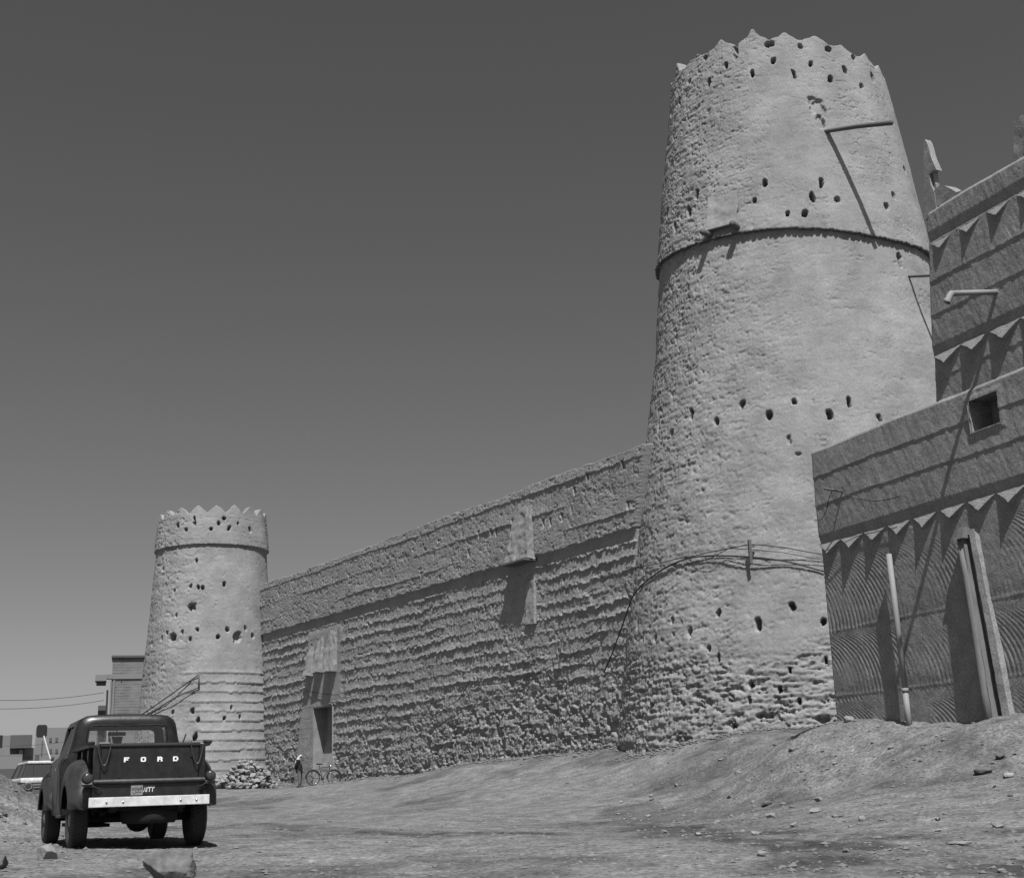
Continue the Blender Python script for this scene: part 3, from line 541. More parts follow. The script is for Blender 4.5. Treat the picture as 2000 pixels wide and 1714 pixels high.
# ------------------------------------------------------------------ mud building on the right
B0 = np.array([6.97, 30.206]); BD = np.array([-.38961, .92098]); BN = np.array([-.92098, -.38961])
def BP(s, z, d=0.0): p = B0 + BD * s + BN * d; return Vector((p[0], p[1], z))
house = thing('mud_building', BP(-5, 1.6), 'plastered mud building with triangle friezes and corner spire at the right edge', 'building')
def facade(name, s0, z0, z1, fine_s, nz_, ledges, topn, hole=None, lean=0.0, fans=False, setb=0.0, end=-17):
    us = np.concatenate([np.linspace(0, fine_s, int(fine_s / .022)), np.linspace(fine_s + .1, -end + s0, 50)])     # distance from the corner towards the camera
    zs = np.linspace(z0, z1, nz_)
    rc = .10; pre = []      # rounded corner then the end wall
    U, Z = np.meshgrid(us, zs, indexing='ij')
    h = np.zeros_like(U) - setb
    for i, zl in enumerate(ledges):
        nxt = ledges[i + 1] if i + 1 < len(ledges) else 99
        h = np.where(Z >= zl, .0 + .055 * np.clip((Z - zl) / .22, 0, 1) * (1 - .6 * sstep(zl + .4, min(nxt, zl + 3), Z)) - setb, h)
    sgl = s0 - U
    h += .03 * fbm(U * .35, Z * .35, z0, 2) + .005 * fbm(U * 6, Z * 5, 3, 4, .65)
    brush = fbm(U * 9 + Z * 4, Z * 2.2 - U, 5, 3, .6)
    if fans:
        for a, bq, rid in ((3.87, 5.62, 0), (2.43, 3.87, 1), (.8, 2.43, 2)):
            inz = sstep(a - .02, a + .05, Z) * sstep(bq + .04, bq - .04, Z); R = (bq - a) * 1.03 if rid < 2 else 1.6
            zz = np.clip(Z - a + .04 + .03 * fbm(U * 1.5, Z, 3, 2), 0, R * .999); ph = (U + rid * .37 - np.sqrt(R * R - zz * zz) * 1.15 + .05 * fbm(U * .8, Z * .8, 2, 3)) / .13
            g = np.abs(((ph % 1) - .5) * 2); am_ = .05 + 1.5 * np.clip(fbm(U * 1.1, Z * 1.1, 8 + rid, 4, .6) + .32, 0, 1)
            h -= inz * am_ * .011 * (1 - sstep(0, .75, g))
            lower = sstep(a + .5, a + .05, Z) * inz; ph2 = (U - Z * 1.6) / .09; h += lower * .007 * np.sin(ph2 * 6.28)
            h += inz * .010 * sstep(a + .1, a, Z - .03 * fbm(U * 2, 0, rid, 2))
        h += .012 * sstep(1.9, 1.5, Z) * fbm(U * 7, Z * 3, 1, 3, .6)
        mask = (Z < 5.6)
    else: mask = np.zeros_like(Z, bool)
    h += np.where(mask, .004 * fbm(U * 12, Z * 9, 3, 3, .7), .006 * brush + .004 * fbm(U * 14, Z * 12, 3, 3, .7))
    for zl, dpt in topn:                                                    # smeared courses
        zz = Z - zl - .05 * fbm(U * .5, 1, zl, 3) - .02 * fbm(U * 4, 1, zl, 2)
        h += dpt * np.exp(-np.clip(zz, 0, 9) * 2.6) * (zz > 0)
    if hole:
        (ha, hb, hz0, hz1) = hole; d = np.maximum(np.abs(U - (ha + hb) / 2) / ((hb - ha) / 2), np.abs(Z - (hz0 + hz1) / 2) / ((hz1 - hz0) / 2)); h += .02 * sstep(1.5, 1.1, d)
    corner = (z1 - Z) * 0 + lean * (Z - z0)
    s = s0 - U * 1.0 - corner * (1 - np.clip(U / 3, 0, 1))
    rnd = rc * (1 - np.sqrt(np.clip(1 - (1 - np.clip(U / rc, 0, 1)) ** 2, 0, 1)))
    d = h - rnd * (U < rc)
    rt = sstep(z1 - .07, z1, Z); d = d - .05 * rt
    X = B0[0] + BD[0] * s + BN[0] * d; Y = B0[1] + BD[1] * s + BN[1] * d
    ZZ = Z + .05 * fbm(U * .6, 5, z1, 3) * sstep(z1 - .6, z1, Z)
    P = np.stack([X, Y, ZZ], -1)
    # end wall running back from the corner
    ends = []
    for k in (4.0, 2.5, 1.2, .5, .2):
        q = P[0].copy(); q[:, :2] -= BN * k; q[:, :2] += BD * .02 * fbm(zs * 3, k * 5, 0, 2)[:, None]; ends.append(q)
    P = np.concatenate([np.stack(ends), P], 0); nu = P.shape[0]
    kp = np.ones((nu - 1, nz_ - 1), bool)
    if hole:
        uc = np.concatenate([np.full(5, -1.), (us[:-1] + us[1:]) / 2]); zc = (zs[:-1] + zs[1:]) / 2
        kp &= ~(((uc > hole[0]) & (uc < hole[1]))[:, None] & ((zc > hole[2]) & (zc < hole[3]))[None, :])
    top = P[:, -1]; rows = []
    for dd, dz in ((.1, .03), (.3, .04), (.5, 0), (.52, -.9)):
        q = top.copy(); q[:, :2] -= BN * dd; q[:5, :2] = top[:5, :2] - BD * dd; q[5:, :2] -= BD * dd * np.clip(1 - np.arange(nu - 5) / 20, 0, 1)[:, None]; q[:, 2] += dz; rows.append(q)
    P = np.concatenate([P, np.stack(rows, 1)], 1); kp = np.concatenate([kp, np.ones((nu - 1, 4), bool)], 1)
    return gridmesh(name, P, M['build'], house, keep=kp, flip=True)
WIN = (5.36, 6.13, 7.17, 7.80)
facade('lower_wall', 0.0, .6, 8.08, 7.4, 330, [5.86], [(7.43, .016), (6.74, .014)], WIN, 0, True)
facade('upper_wall', -4.27, 8.0, 12.07, 3.4, 180, [9.0, 11.4], [(10.55, .016), (9.85, .014), (8.55, .014)], None, .12, False, .03)
# frieze teeth hanging below each ledge: each tooth is a part
def tooth_mesh(wd, ht, out, sd):
    R_ = random.Random(sd); n = 8; V = []; j = lambda a: R_.uniform(-a, a)
    for i in range(n + 1):
        t = -1 + 2 * i / n; q = (1 - abs(t)) ** 1.1 * (1 + j(.05)); V += [(t * wd / 2, .01 + j(.004), .02), (t * wd / 2 + j(.01), -out * q - .002, -ht * q - .002), (t * wd / 2 + j(.01), .03, -ht * q - .03)]
    b_ = MB(); b_.add(V, [(3 * i + k, 3 * i + 3 + k, 3 * i + 4 + k, 3 * i + 1 + k) for i in range(n) for k in (0, 1)] + [(3 * i + 2, 3 * i + 5, 3 * i + 3, 3 * i) for i in range(n)] + [(0, 1, 2), (3 * n, 3 * n + 2, 3 * n + 1)])
    o = b_.build('triangle_tooth', M['plaster'], None); me = o.data; bpy.data.objects.remove(o); return me
tms = [tooth_mesh(.82, .25, .115, q) for q in range(4)]
ang = math.atan2(BD[1], BD[0]) + math.pi      # local +x runs towards the camera, local -y points out of the face
def teeth(s_start, z, first, n, setb=0):
    for i in range(n):
        s = s_start - first - i * .82
        o = link('triangle_tooth', random.choice(tms), house, True); o.location = BP(s, z + .01, .0 - setb + .02); o.rotation_euler = (0, 0, ang); o.scale = (random.uniform(.95, 1.03), 1, random.uniform(.92, 1.1))
teeth(0, 5.86, .42, 16); teeth(-4.4, 9.0, .45, 9, .03); teeth(-4.65, 11.4, .45, 9, .03)
# window box
def hq(name, pts, m): return wall_quad(name, pts, m, house, .06, .008)
a, c, z0, z1 = -WIN[0] + .03, -WIN[1] - .03, WIN[2] - .03, WIN[3] + .03
hq('window_sill', [BP(a, z0, .08), BP(c, z0, .08), BP(c, z0, -.6), BP(a, z0, -.6)], M['plaster'])
hq('window_reveal', [BP(a, z0, .08), BP(a, z1, .08), BP(a, z1, -.6), BP(a, z0, -.6)], M['plaster'])
hq('window_reveal', [BP(c, z0, .06), BP(c, z1, .06), BP(c, z1, -.6), BP(c, z0, -.6)], M['plaster'])
hq('window_head', [BP(a, z1, .06), BP(c, z1, .06), BP(c, z1, -.6), BP(a, z1, -.6)], M['plaster'])
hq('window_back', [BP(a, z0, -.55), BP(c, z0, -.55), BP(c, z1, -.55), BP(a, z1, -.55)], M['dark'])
# corner spire and stepped merlon
def outline(name, pts, d0, d1, m, res=.05, amp=.02):
    b = MB(); b.prism(pts, lambda s, z, d: tuple(BP(s, z, d0 + d)), d1 - d0); o = b.build(name, m, house, False, True)
    bm = bmesh.new(); bm.from_mesh(o.data); bmesh.ops.triangulate(bm, faces=bm.faces[:])
    for _ in range(3): bmesh.ops.subdivide_edges(bm, edges=[e for e in bm.edges if e.calc_length() > .12], cuts=1); bmesh.ops.triangulate(bm, faces=bm.faces[:])
    for v in bm.verts: v.co += Vector([float(fbm(v.co.x * 4 + k * 7, v.co.y * 4, v.co.z * 4, 3)) * amp for k in range(3)])
    bm.to_mesh(o.data); bm.free(); autosmooth(o, 50); return o
outline('corner_spire', [(-4.66, 11.95), (-4.72, 12.4), (-4.83, 13.1), (-4.91, 13.60), (-4.95, 13.67), (-5.0, 13.58), (-5.09, 13.14), (-5.19, 12.86), (-5.10, 12.90), (-4.96, 12.86), (-4.97, 12.62), (-5.02, 12.50), (-5.04, 12.4), (-5.06, 11.95)], -.15, .0, M['build'])
outline('spire_stem', [(-5.0, 12.45), (-5.02, 12.9), (-5.06, 12.9), (-5.06, 12.45)], -.15, -.05, M['plaster'])
outline('parapet_step', [(-4.97, 11.95), (-5.0, 12.46), (-5.14, 12.49), (-5.35, 12.44), (-5.5, 12.30), (-5.66, 12.14), (-5.95, 12.09), (-5.95, 11.95)], -.30, -.01, M['build'])
rough_hexa('stepped_merlon', [BP(-8.3, 11.9, .0), BP(-7.24, 11.9, .0), BP(-7.24, 11.9, -.42), BP(-8.3, 11.9, -.42), BP(-8.2, 12.96, .0), BP(-7.42, 12.84, .0), BP(-7.42, 12.84, -.40), BP(-8.2, 12.96, -.40)], M['build'], house, .06, .03, 4)
# upper elbow pipe
b = MB(); rp = BP(-6.42, 9.72, -.1); tp = BP(-6.42, 9.55, 1.12); b.tube([rp, tp], .055, 14); b.tube([tp, tp + Vector((BN[0] * .02, BN[1] * .02, -.02))], .058, 14)
el = [tp, BP(-6.42, 9.50, 1.17), BP(-6.40, 9.36, 1.24)]; b.tube(el, [.062, .064, .066], 14, cap=False); b.tube([el[-1], el[-1] + Vector((-.005, -.005, .08))], .05, 12)
o = b.build('elbow_waterspout', M['pipe'], house, True, True)
# downpipe standing off the wall
b = MB(); b.tube([BP(-2.62, 5.22, .17), BP(-2.66, 3.9, .17), BP(-2.70, 2.42, .18)], .058, 14); b.tube([BP(-2.70, 2.44, .18), BP(-2.70, 2.36, .18)], .072, 14); b.tube([BP(-2.70, 2.38, .18), BP(-2.74, 1.55, .19)], .060, 14)
tag(b.build('drainpipe', M['pipe'], None, True), 'pale straight drainpipe leaning against the mud building', 'pipe')
# plastered rain chute: two rounded ribs with a dark channel between, under a wooden spout
rough_hexa('chute_rib', [BP(-4.98, 1.35, .22), BP(-5.20, 1.35, .22), BP(-5.20, 1.35, -.05), BP(-4.92, 1.35, -.05), BP(-4.78, 5.2, .16), BP(-4.86, 5.2, .16), BP(-4.86, 5.2, -.05), BP(-4.74, 5.2, -.05)], M['woodpale'], house, .05, .02, 3)
b = MB(); b.tube([BP(-4.74, 5.25, .14), BP(-4.86, 4.4, .17), BP(-4.96, 3.2, .19), BP(-5.02, 2.2, .2), BP(-5.08, 1.4, .22)], [.05, .07, .08, .085, .095], 12); b.build('chute_rib', M['woodpale'], house, True, True)
rough_hexa('chute_rib', [BP(-5.36, 1.35, .12), BP(-5.52, 1.35, .09), BP(-5.58, 1.35, -.05), BP(-5.36, 1.35, -.05), BP(-5.0, 5.3, .12), BP(-5.12, 5.3, .09), BP(-5.18, 5.3, -.05), BP(-5.0, 5.3, -.05)], M['build'], house, .05, .02, 3)
rough_hexa('spout_block', [BP(-4.76, 5.14, .24), BP(-4.96, 5.14, .24), BP(-4.96, 5.14, -.05), BP(-4.76, 5.14, -.05), BP(-4.78, 5.36, .18), BP(-4.95, 5.36, .18), BP(-4.95, 5.36, -.05), BP(-4.78, 5.36, -.05)], M['woodpale'], house, .05, .03, 4)
# little peg with wire on the lower block
b = MB(); b.tube([BP(-1.12, 6.88, -.05), BP(-1.12, 6.93, .55)], .028, 7); tag(b.build('wooden_peg', M['wood'], None, True), 'thin dark peg with a wire sticking out of the mud building', 'peg')
cable('peg_wire', [BP(-.05, 6.45, .12), BP(-.5, 6.5, .15), BP(-1.12, 6.93, .3), BP(-1.9, 6.55, .16), BP(-3.2, 6.35, .16)], .008, 'thin slack wire running past the peg on the mud building', .05)
# stones along the foot of the tower/building
random.seed(21)
def stone(x, y, size, seed, label, m='rock', flat=(1, 1, .6), sub=2, name='stone', cat='stone', group=None, sink=.22):
    o = hull(name, (x, y, g1(x, y) + size * flat[2] * (.5 - sink)), size, seed, M[m], None, sub, flat); return tag(o, label, cat, group)
stone(7.05, 29.3, .34, 3, 'pale block of stone at the corner of the mud building, beside the tower foot', flat=(1.2, .8, .55))
stone(7.55, 22.6, .34, 8, 'dark rock lying on the right of the stony slope', 'rockd', flat=(1.1, .9, .5))
stone(8.05, 23.1, .24, 12, 'small dark rock on the slope at the right edge of the photo', 'rockd', flat=(1.2, .8, .6))
tag(crag('boulder', (-3.10, 12.1, g1(-3.1, 12.1) + .17), .60, 23, M['rockm'], (1, .55, .55)), 'large jagged boulder half in frame in front of the pickup', 'boulder')
tag(crag('stone', (-5.55, 16.2, g1(-5.55, 16.2) + .06), .27, 15, M['rock'], (1.2, .8, .8)), 'pale fist sized rock just behind the left rear tyre of the pickup', 'stone')
tag(crag('stone', (-5.42, 14.2, g1(-5.42, 14.2) + .05), .36, 17, M['rockd'], (1, 1, .7)), 'grey rock at the lower left corner of the photo', 'stone')
stone(4.65, 26.5, .3, 31, 'half buried grey rock low on the slope below the tall tower', 'rockd', flat=(1.3, .8, .5))
stone(4.9, 31.2, .26, 33, 'small pale rock on the bank straight below the tall tower', flat=(1, .9, .9))
stone(4.35, 13.9, .24, 35, 'flat pale stone lying in the dark damp patch', flat=(1.5, .8, .25), sink=.1)
stone(2.2, 13.0, .13, 37, 'small pale stone in the foreground dirt below the tall tower', flat=(1, 1, .6))
rs = random.Random(12); pale = []
for i in range(90):
    while True:
        x = rs.uniform(2, 9.5); y = rs.uniform(11, 37)
        if x / y < .37 and x / y > .06: break
    pale.append((x, y))
for i, (x, y) in enumerate(pale):
    stone(x, y, rs.choice([.05, .07, .09, .12, .18]) * rs.uniform(.8, 1.25), 100 + i, 'small loose stone lying on the dirt slope below the tower and mud building', rs.choice(['rock', 'rock', 'rock', 'heap', 'rockm']), (1.2, .9, rs.uniform(.35, .7)), 0, group='loose stones on the right slope')
for i in range(40):
    x = rs.uniform(-9.5, -5.9); y = rs.uniform(15.5, 24)
    if x > -6.6 - (y - 18) * .32: x -= 1.4
    stone(x, y, rs.uniform(.06, .2), 200 + i, 'small loose stone in the rubble left of the pickup', rs.choice(['rock', 'rock', 'rockm', 'rockd']), (1.2, .9, rs.uniform(.4, .7)), 0, group='loose stones left of the pickup')
# rubble heap by the small tower
rs = random.Random(33)
protos = [hull('heap_stone', (0, 0, 0), 1, 300 + i, M['heap'], None, 1, (1.15, .9, .75), 13) for i in range(7)]
pm = [o.data for o in protos]
for o in protos: bpy.data.objects.remove(o)
hc = Vector((-14.35, 70.3, 0)); nst = 0
for lay in range(9):
    zr = lay * .155; rx = 2.1 * (1 - lay / 9.8); ry = 1.2 * (1 - lay / 9.5)
    for k in range(int(48 * (1 - lay / 9.2)) + 3):
        a = rs.uniform(0, 6.283); q = math.sqrt(rs.uniform(.15 if lay < 5 else 0, 1)); x = hc.x + rx * q * math.cos(a) * .95 - .3 * math.sin(a) + (.25 if lay > 3 else 0); y = hc.y + ry * q * math.sin(a)
        o = link('heap_stone', rs.choice(pm)); sz = rs.uniform(.2, .5); o.scale = (sz, sz * rs.uniform(.8, 1), sz * rs.uniform(.7, 1)); o.rotation_euler = (rs.uniform(-.7, .7), rs.uniform(-.7, .7), rs.uniform(0, 6.3))
        o.location = (x, y, g1(x, y) + zr + .08); tag(o, 'pale angular stone in the heap between the far tower and the pickup', 'stone', 'stones in the heap by the far tower'); nst += 1
# gravel (uncountable)
rs = random.Random(77); b = MB(); pts = []
for i in range(22000):
    y = 9 * (60 / 9) ** rs.random(); x = y * rs.uniform(-.42, .42); w_ = .35
    if x > 3 and y > 19: w_ = 1
    if x < -5 and y < 26: w_ = 1
    if x / y > .1 and y < 19: w_ = .6
    if rs.random() > w_: continue
    pts.append((x, y, min(.06, .007 + rs.expovariate(95)) * (1 if y < 25 else 1.4)))
arr = np.array(pts); hz = gh(arr[:, 0], arr[:, 1])
for (x, y, s), z in zip(pts, hz): clod(b, (x, y, z), s, rs)
tag(b.build('gravel', M['gravel']), 'scattered gravel and pebbles over the dirt', kind='stuff')

# ------------------------------------------------------------------ pickup truck (local: x right, y forward, z up)
TA = math.radians(24.3)
truck = thing('pickup_truck', (-4.80, 17.66, .115), 'dark step side pickup truck with white rear bumper, seen from behind on the dirt', 'truck', TA)
def tb(name, m, parent=truck, smooth=False, bevel=0, **k):
    global b
    o = b.build(name, M[m] if isinstance(m, str) else m, parent, False, False, bevel, **k)
    if smooth: autosmooth(o, 40)
    return o
# wheels
def wheel(x, y, parent=truck, R=.375, wd=.21, flip=1):
    tl = thing_child('wheel', (x, y, R), parent)
    b_ = MB(); pr = []
    for k in range(13):
        t = -1 + 2 * k / 12; pr.append((R - .028 * abs(t) ** 3.2 - (.02 if abs(t) > .9 else 0), t * wd / 2))
    prof = [(.20, -wd * .40), (.24, -wd * .5), (R - .075, -wd * .54)] + pr + [(R - .075, wd * .54), (.24, wd * .5), (.20, wd * .40)]
    b_.lathe(prof, (0, 0, 0), (1, 0, 0), 44); o = b_.build('tyre', M['tyred'], tl); autosmooth(o, 40)
    b_ = MB()
    for row in (-.3, -.1, .1, .3):
        for k in range(44):
            g = 2 * math.pi * (k + (.5 if row in (-.1, .3) else 0)) / 44; rr = R + .001
            c = Vector((row * wd, math.cos(g) * rr, math.sin(g) * rr)); t = Vector((0, -math.sin(g), math.cos(g))); n = Vector((0, math.cos(g), math.sin(g))); ax = Vector((1, 0, 0))
            V = [c + ax * sx * wd * .075 + t * st * .017 + n * sn for sn in (-.012, .009) for sx, st in ((-1, -1), (1, -1), (1, 1), (-1, 1))]
            b_.add(V, BF)
    tag(b_.build('tread_blocks', M['tyred'], tl), kind='stuff')
    b_ = MB(); s = flip
    b_.lathe([(.205, -.06 * s), (.215, .075 * s), (.20, .085 * s), (.19, .05 * s), (.15, .02 * s), (.11, .055 * s), (.09, .06 * s), (.085, .09 * s), (.06, .105 * s), (0, .108 * s)], (0, 0, 0), (1, 0, 0), 28)
    o = b_.build('rim', M['rim'], tl); autosmooth(o, 35)
def thing_child(name, loc, parent):
    o = bpy.data.objects.new(name, None); col.objects.link(o); o.location = loc; o.parent = parent; o.empty_display_size = .1; return o
for x, y in ((-.77, .97), (.77, .97), (-.82, 3.87), (.76, 3.87)): wheel(x, y, flip=-1 if x < 0 else 1)
# chassis
b = MB()
for x in (-.42, .42): b.box(x - .035, x + .035, .12, 4.7, .46, .60)
for y in (.2, 1.2, 2.2, 3.3, 4.5): b.box(-.385, .385, y - .04, y + .04, .48, .58)
tag(tb('chassis_frame', 'under'), kind=None)
b = MB(); b.tube([(-.72, .97, .375), (.72, .97, .375)], .045, 12); b.lathe([(0.02, -.2), (.09, -.16), (.155, -.05), (.165, .02), (.12, .13), (.05, .2)], (.02, .97, .36), (0, 1, 0), 18); tb('rear_axle', 'under', smooth=True)
b = MB(); b.tube([(-.75, 3.87, .375), (.75, 3.87, .375)], .04, 12); b.lathe([(.03, -.15), (.12, -.08), (.14, 0), (.12, .1), (.03, .15)], (-.2, 3.87, .36), (0, 1, 0), 14); tb('front_axle', 'under', smooth=True)
for x in (-.5, .5):
    b = MB()
    for k, L in enumerate((.62, .5, .38, .26)): b.box(x - .03, x + .03, .97 - L, .97 + L, .47 - k * .014 - .012, .47 - k * .014)
    tb('leaf_spring', 'under')
b = MB(); b.tube([(.02, 1.1, .40), (.05, 2.6, .45)], .035, 10); tb('drive_shaft', 'under')
b = MB(); b.box(-.17, .25, 2.45, 2.95, .33, .62); tb('transfer_case', 'under', bevel=.04)
b = MB(); b.box(-.74, -.30, 1.3, 3.1, .27, .315); tb('step_tube', 'under')
b = MB(); b.box(-.74, -.33, 2.2, 3.4, .44, .56); tb('fuel_tank', 'under', bevel=.03)
b = MB(); b.tube([(.35, 1.35, .42), (.33, 2.3, .40)], .07, 12); b.tube([(.38, .25, .45), (.35, 1.35, .42)], .025, 8); tb('exhaust', 'under')
b = MB(); b.lathe([(.19, -.08), (.33, -.105), (.365, -.06), (.365, .06), (.33, .105), (.19, .08)], (.08, .48, .42), (0, 0, 1), 30); tb('spare_tyre', 'under', smooth=True)
# bed
b = MB(); b.box(-.68, .68, .06, 2.02, .64, .68); tb('bed_floor', 'paint')
b = MB(); b.box(-.68, .68, 1.99, 2.03, .68, 1.28); tb('bed_front_panel', 'paint')
for s in (-1, 1):
    b = MB(); b.box(min(s * .64, s * .675), max(s * .64, s * .675), .07, 1.985, .60, 1.255); o = tb('bed_side_panel', 'paint')
    b = MB(); b.prism([(s * .635, 1.262), (s * .76, 1.275), (s * .785, 1.305), (s * .76, 1.318), (s * .64, 1.30)], lambda a, z, d: (a, .03 + d, z), 1.97); tb('bed_rail', 'paint')
    for y in (.5, 1.15, 1.8): b = MB(); b.box(min(s * .68, s * .725), max(s * .68, s * .725), y - .04, y + .04, .66, 1.26); tb('stake_pocket', 'paint', bevel=.008)
    b = MB(); b.box(min(s * .625, s * .705), max(s * .625, s * .705), .0, .07, .60, 1.30); tb('corner_post', 'paint', bevel=.012)
    # rail end knob
    b = MB(); b.tube([(s * .70, .12, 1.335), (s * .79, .06, 1.325)], .022, 8); tb('rail_end', 'black')
# tailgate
b = MB(); b.box(-.615, .615, .0, .035, .865, 1.27); tg = tb('tailgate', 'paint', bevel=.006)
for x in (-.39, .39): b = MB(); b.box(x - .028, x + .028, -.008, .0, .885, 1.235); tb('pressed_rib', 'paint', tg, bevel=.003)
b = MB(); b.tube([(-.63, .01, 1.292), (.63, .01, 1.292)], .030, 12); tb('top_roll', 'black', tg, True)
b = MB(); b.tube([(-.70, -.012, .845), (.70, -.012, .845)], .030, 12); tb('bottom_roll', 'paintdust', tg, True)
def letter(ch, x, z, h=.060, w_=.066, t=.015):
    y0, y1 = -.006, .002; b_ = MB(); q = []
    if ch == 'F': q = [(0, t * 1.3, 0, h), (t * 1.3, w_, h - t, h), (t * 1.3, w_ * .82, h * .36, h * .36 + t)]
    if ch == 'O': q = [(0, t * 1.3, t * .5, h - t * .5), (w_ - t * 1.3, w_, t * .5, h - t * .5), (t * .6, w_ - t * .6, 0, t), (t * .6, w_ - t * .6, h - t, h)]
    if ch == 'D': q = [(0, t * 1.3, 0, h), (w_ - t * 1.3, w_, t * .8, h - t * .8), (t * 1.3, w_ - t * .8, 0, t), (t * 1.3, w_ - t * .8, h - t, h)]
    if ch == 'R': q = [(0, t * 1.3, 0, h), (t * 1.3, w_ - t * .8, h - t, h), (w_ - t * 1.3, w_, h * .55, h - t * .8), (t * 1.3, w_ - t * .6, h * .38, h * .38 + t), (w_ - t * 1.5, w_ - t * .1, 0, h * .40)]
    e = 0
    for (a, c, z0, z1) in q: b_.box(x + a, x + c, y0 - e, y1, z + z0, z + z1); e += .0006
    b_.build('letter', M['letter'], tg)
for ch, x in zip('FORD', (-.335, -.125, .085, .285)): letter(ch, x, 1.085)
for s in (-1, 1):
    # latch, chain loop
    b = MB(); b.box(-.065, .065, -.03, .03, -.011, .011); o = tb('latch', 'chrome', tg, bevel=.004); o.location = (s * .585, .01, 1.327)
    b = MB(); pts = []
    for k in range(13):
        t = k / 12; pts.append((s * (.665 - .155 * t), -.035 - .02 * math.sin(math.pi * t), 1.28 - .235 * math.sin(math.pi * t) ** .8))
    b.tube(pts, .009, 7); tb('chain_loop', 'steel', tg, True)
    b = MB(); b.tube([(s * .52, -.005, 1.14), (s * .52, -.005, 1.25)], .018, 8); tb('bump_stop', 'black', tg)
# rear sill and plates
b = MB(); b.box(-.70, .70, .0, .05, .62, .815); tb('rear_sill', 'paint', bevel=.006)
b = MB(); b.box(-.235, -.085, -.014, -.004, .67, .80); pl = tb('number_plate', 'plate', bevel=.002)
b = MB(); b.box(-.083, .068, -.014, -.004, .672, .798); pd = tb('number_plate', 'plated', bevel=.002)
def strokes(name, lst, parent, m, r=.0035, ox=0, oz=0, sc_=1):
    for pts in lst:
        b_ = MB(); b_.tube([(ox + p[0] * sc_, -.0155, oz + p[1] * sc_) for p in pts], r, 5); b_.build(name, M[m], parent)
# Arabic numerals, left to right 8 2 3 2
E8 = [[(0, 0), (.012, .05), (.024, 0)]]; E2 = [[(0, .0), (.002, .035), (.0, .052), (.006, .043), (.018, .043), (.021, .054)]]
E3 = [[(0, 0), (.002, .035), (.0, .053), (.006, .043), (.012, .045), (.013, .053), (.014, .044), (.022, .045), (.023, .055)]]
for g, x in ((E8, -.075), (E2, -.038), (E3, -.004), (E2, .034)): strokes('digit', g, pd, 'letter', .0042, x, .708, 1.12)
strokes('script', [[(-.10, .778), (-.10, .752)], [(-.108, .778), (-.106, .756), (-.120, .754), (-.124, .764)], [(-.128, .755), (-.138, .748)], [(-.142, .768), (-.150, .757), (-.166, .757), (-.170, .766)], [(-.176, .77), (-.176, .758), (-.192, .758)], [(-.198, .765), (-.206, .752), (-.220, .752), (-.223, .764)], [(-.228, .738), (-.095, .740)],
                   [(-.105, .715), (-.112, .705), (-.130, .706), (-.136, .718), (-.148, .704)], [(-.148, .704), (-.168, .704), (-.174, .720)], [(-.174, .725), (-.176, .700), (-.196, .690), (-.212, .700), (-.216, .712)], [(-.117, .724), (-.121, .724)], [(-.142, .728), (-.150, .728)]], pl, 'black', .0028)
# bumper
b = MB(); b.box(-.755, .755, -.085, -.055, .535, .655); bp = tb('rear_bumper', 'white', bevel=.008)
for x in (-.54, -.335, .385, .585): b = MB(); b.lathe([(.015, 0), (.014, .008), (.008, .014), (0, .016)], (x, -.085, .595), (0, -1, 0), 10); tb('bumper_bolt', 'chrome', bp, True)
b = MB()
for x in (-.42, .42): b.box(x - .03, x + .03, -.056, .14, .50, .60)
tag(tb('bumper_bracket', 'under'), kind=None)
# tail lamps
for s in (-1, 1):
    b = MB(); b.lathe([(.0, 0), (.062, .005), (.068, .03), (.068, .10), (.055, .13)], (s * .775, -.06, .89), (0, 1, 0), 22); tl_ = tb('tail_lamp', 'black', smooth=True)
    b = MB(); b.lathe([(.0, -.012), (.04, -.010), (.056, .0), (.058, .012)], (s * .775, -.065, .89), (0, 1, 0), 20); tb('lens', 'red', tl_, True)
    b = MB(); b.box(min(s * .69, s * .84), max(s * .69, s * .84), -.02, .02, .79, .82); tb('lamp_bracket', 'steel', tl_)
    b = MB(); b.tube([(s * .72, -.02, .80), (s * .64, -.05, .765), (s * .60, -.03, .77)], .008, 6); tb('lamp_wire', 'black', tl_)
# fenders
def fender(name, s, xin, w_, y0, y1, zb, zt, yc, az_, ra, pw=2.4, m='paintdust', fr=None, inner=True):
    nu, nv = 46, 18; V = []; b_ = MB()
    L = (y1 - y0) / 2; ym = (y0 + y1) / 2
    for i in range(nu):
        u = -1 + 2 * i / (nu - 1); u = math.copysign(abs(u) ** .8, u); y = ym + u * L
        pr = max(0, 1 - abs(u) ** pw) ** (1 / pw)
        top = zb + (zt - zb) * pr; ww = w_ * (.45 + .55 * pr ** .7)
        dz = ra * ra - (y - yc) ** 2; low = max(zb, az_ + math.sqrt(dz)) if dz > 0 else zb
        low = min(low, top - .015)
        for j in range(nv):
            t = j / (nv - 1); g = t * math.pi / 2
            x = xin + ww * math.sin(g) ** .75; z = low + (top - low) * (math.cos(g) ** .62 if j < nv - 1 else 0)
            V.append((s * x, y, z))
    Fc = [(i * nv + j, i * nv + j + 1, (i + 1) * nv + j + 1, (i + 1) * nv + j) for i in range(nu - 1) for j in range(nv - 1)]
    b_.add(V, Fc); o = b_.build(name, M[m], truck, True, solid=.018); return o
for s in (-1, 1): fender('rear_fender', s, .665, .285, .10, 1.86, .52, 1.16, .97, .36, .47, 2.6)
# running step
for s in (-1, 1): b = MB(); b.box(min(s * .66, s * .93), max(s * .66, s * .93), 1.78, 2.10, .40, .44); tb('side_step', 'paintdust', bevel=.01)
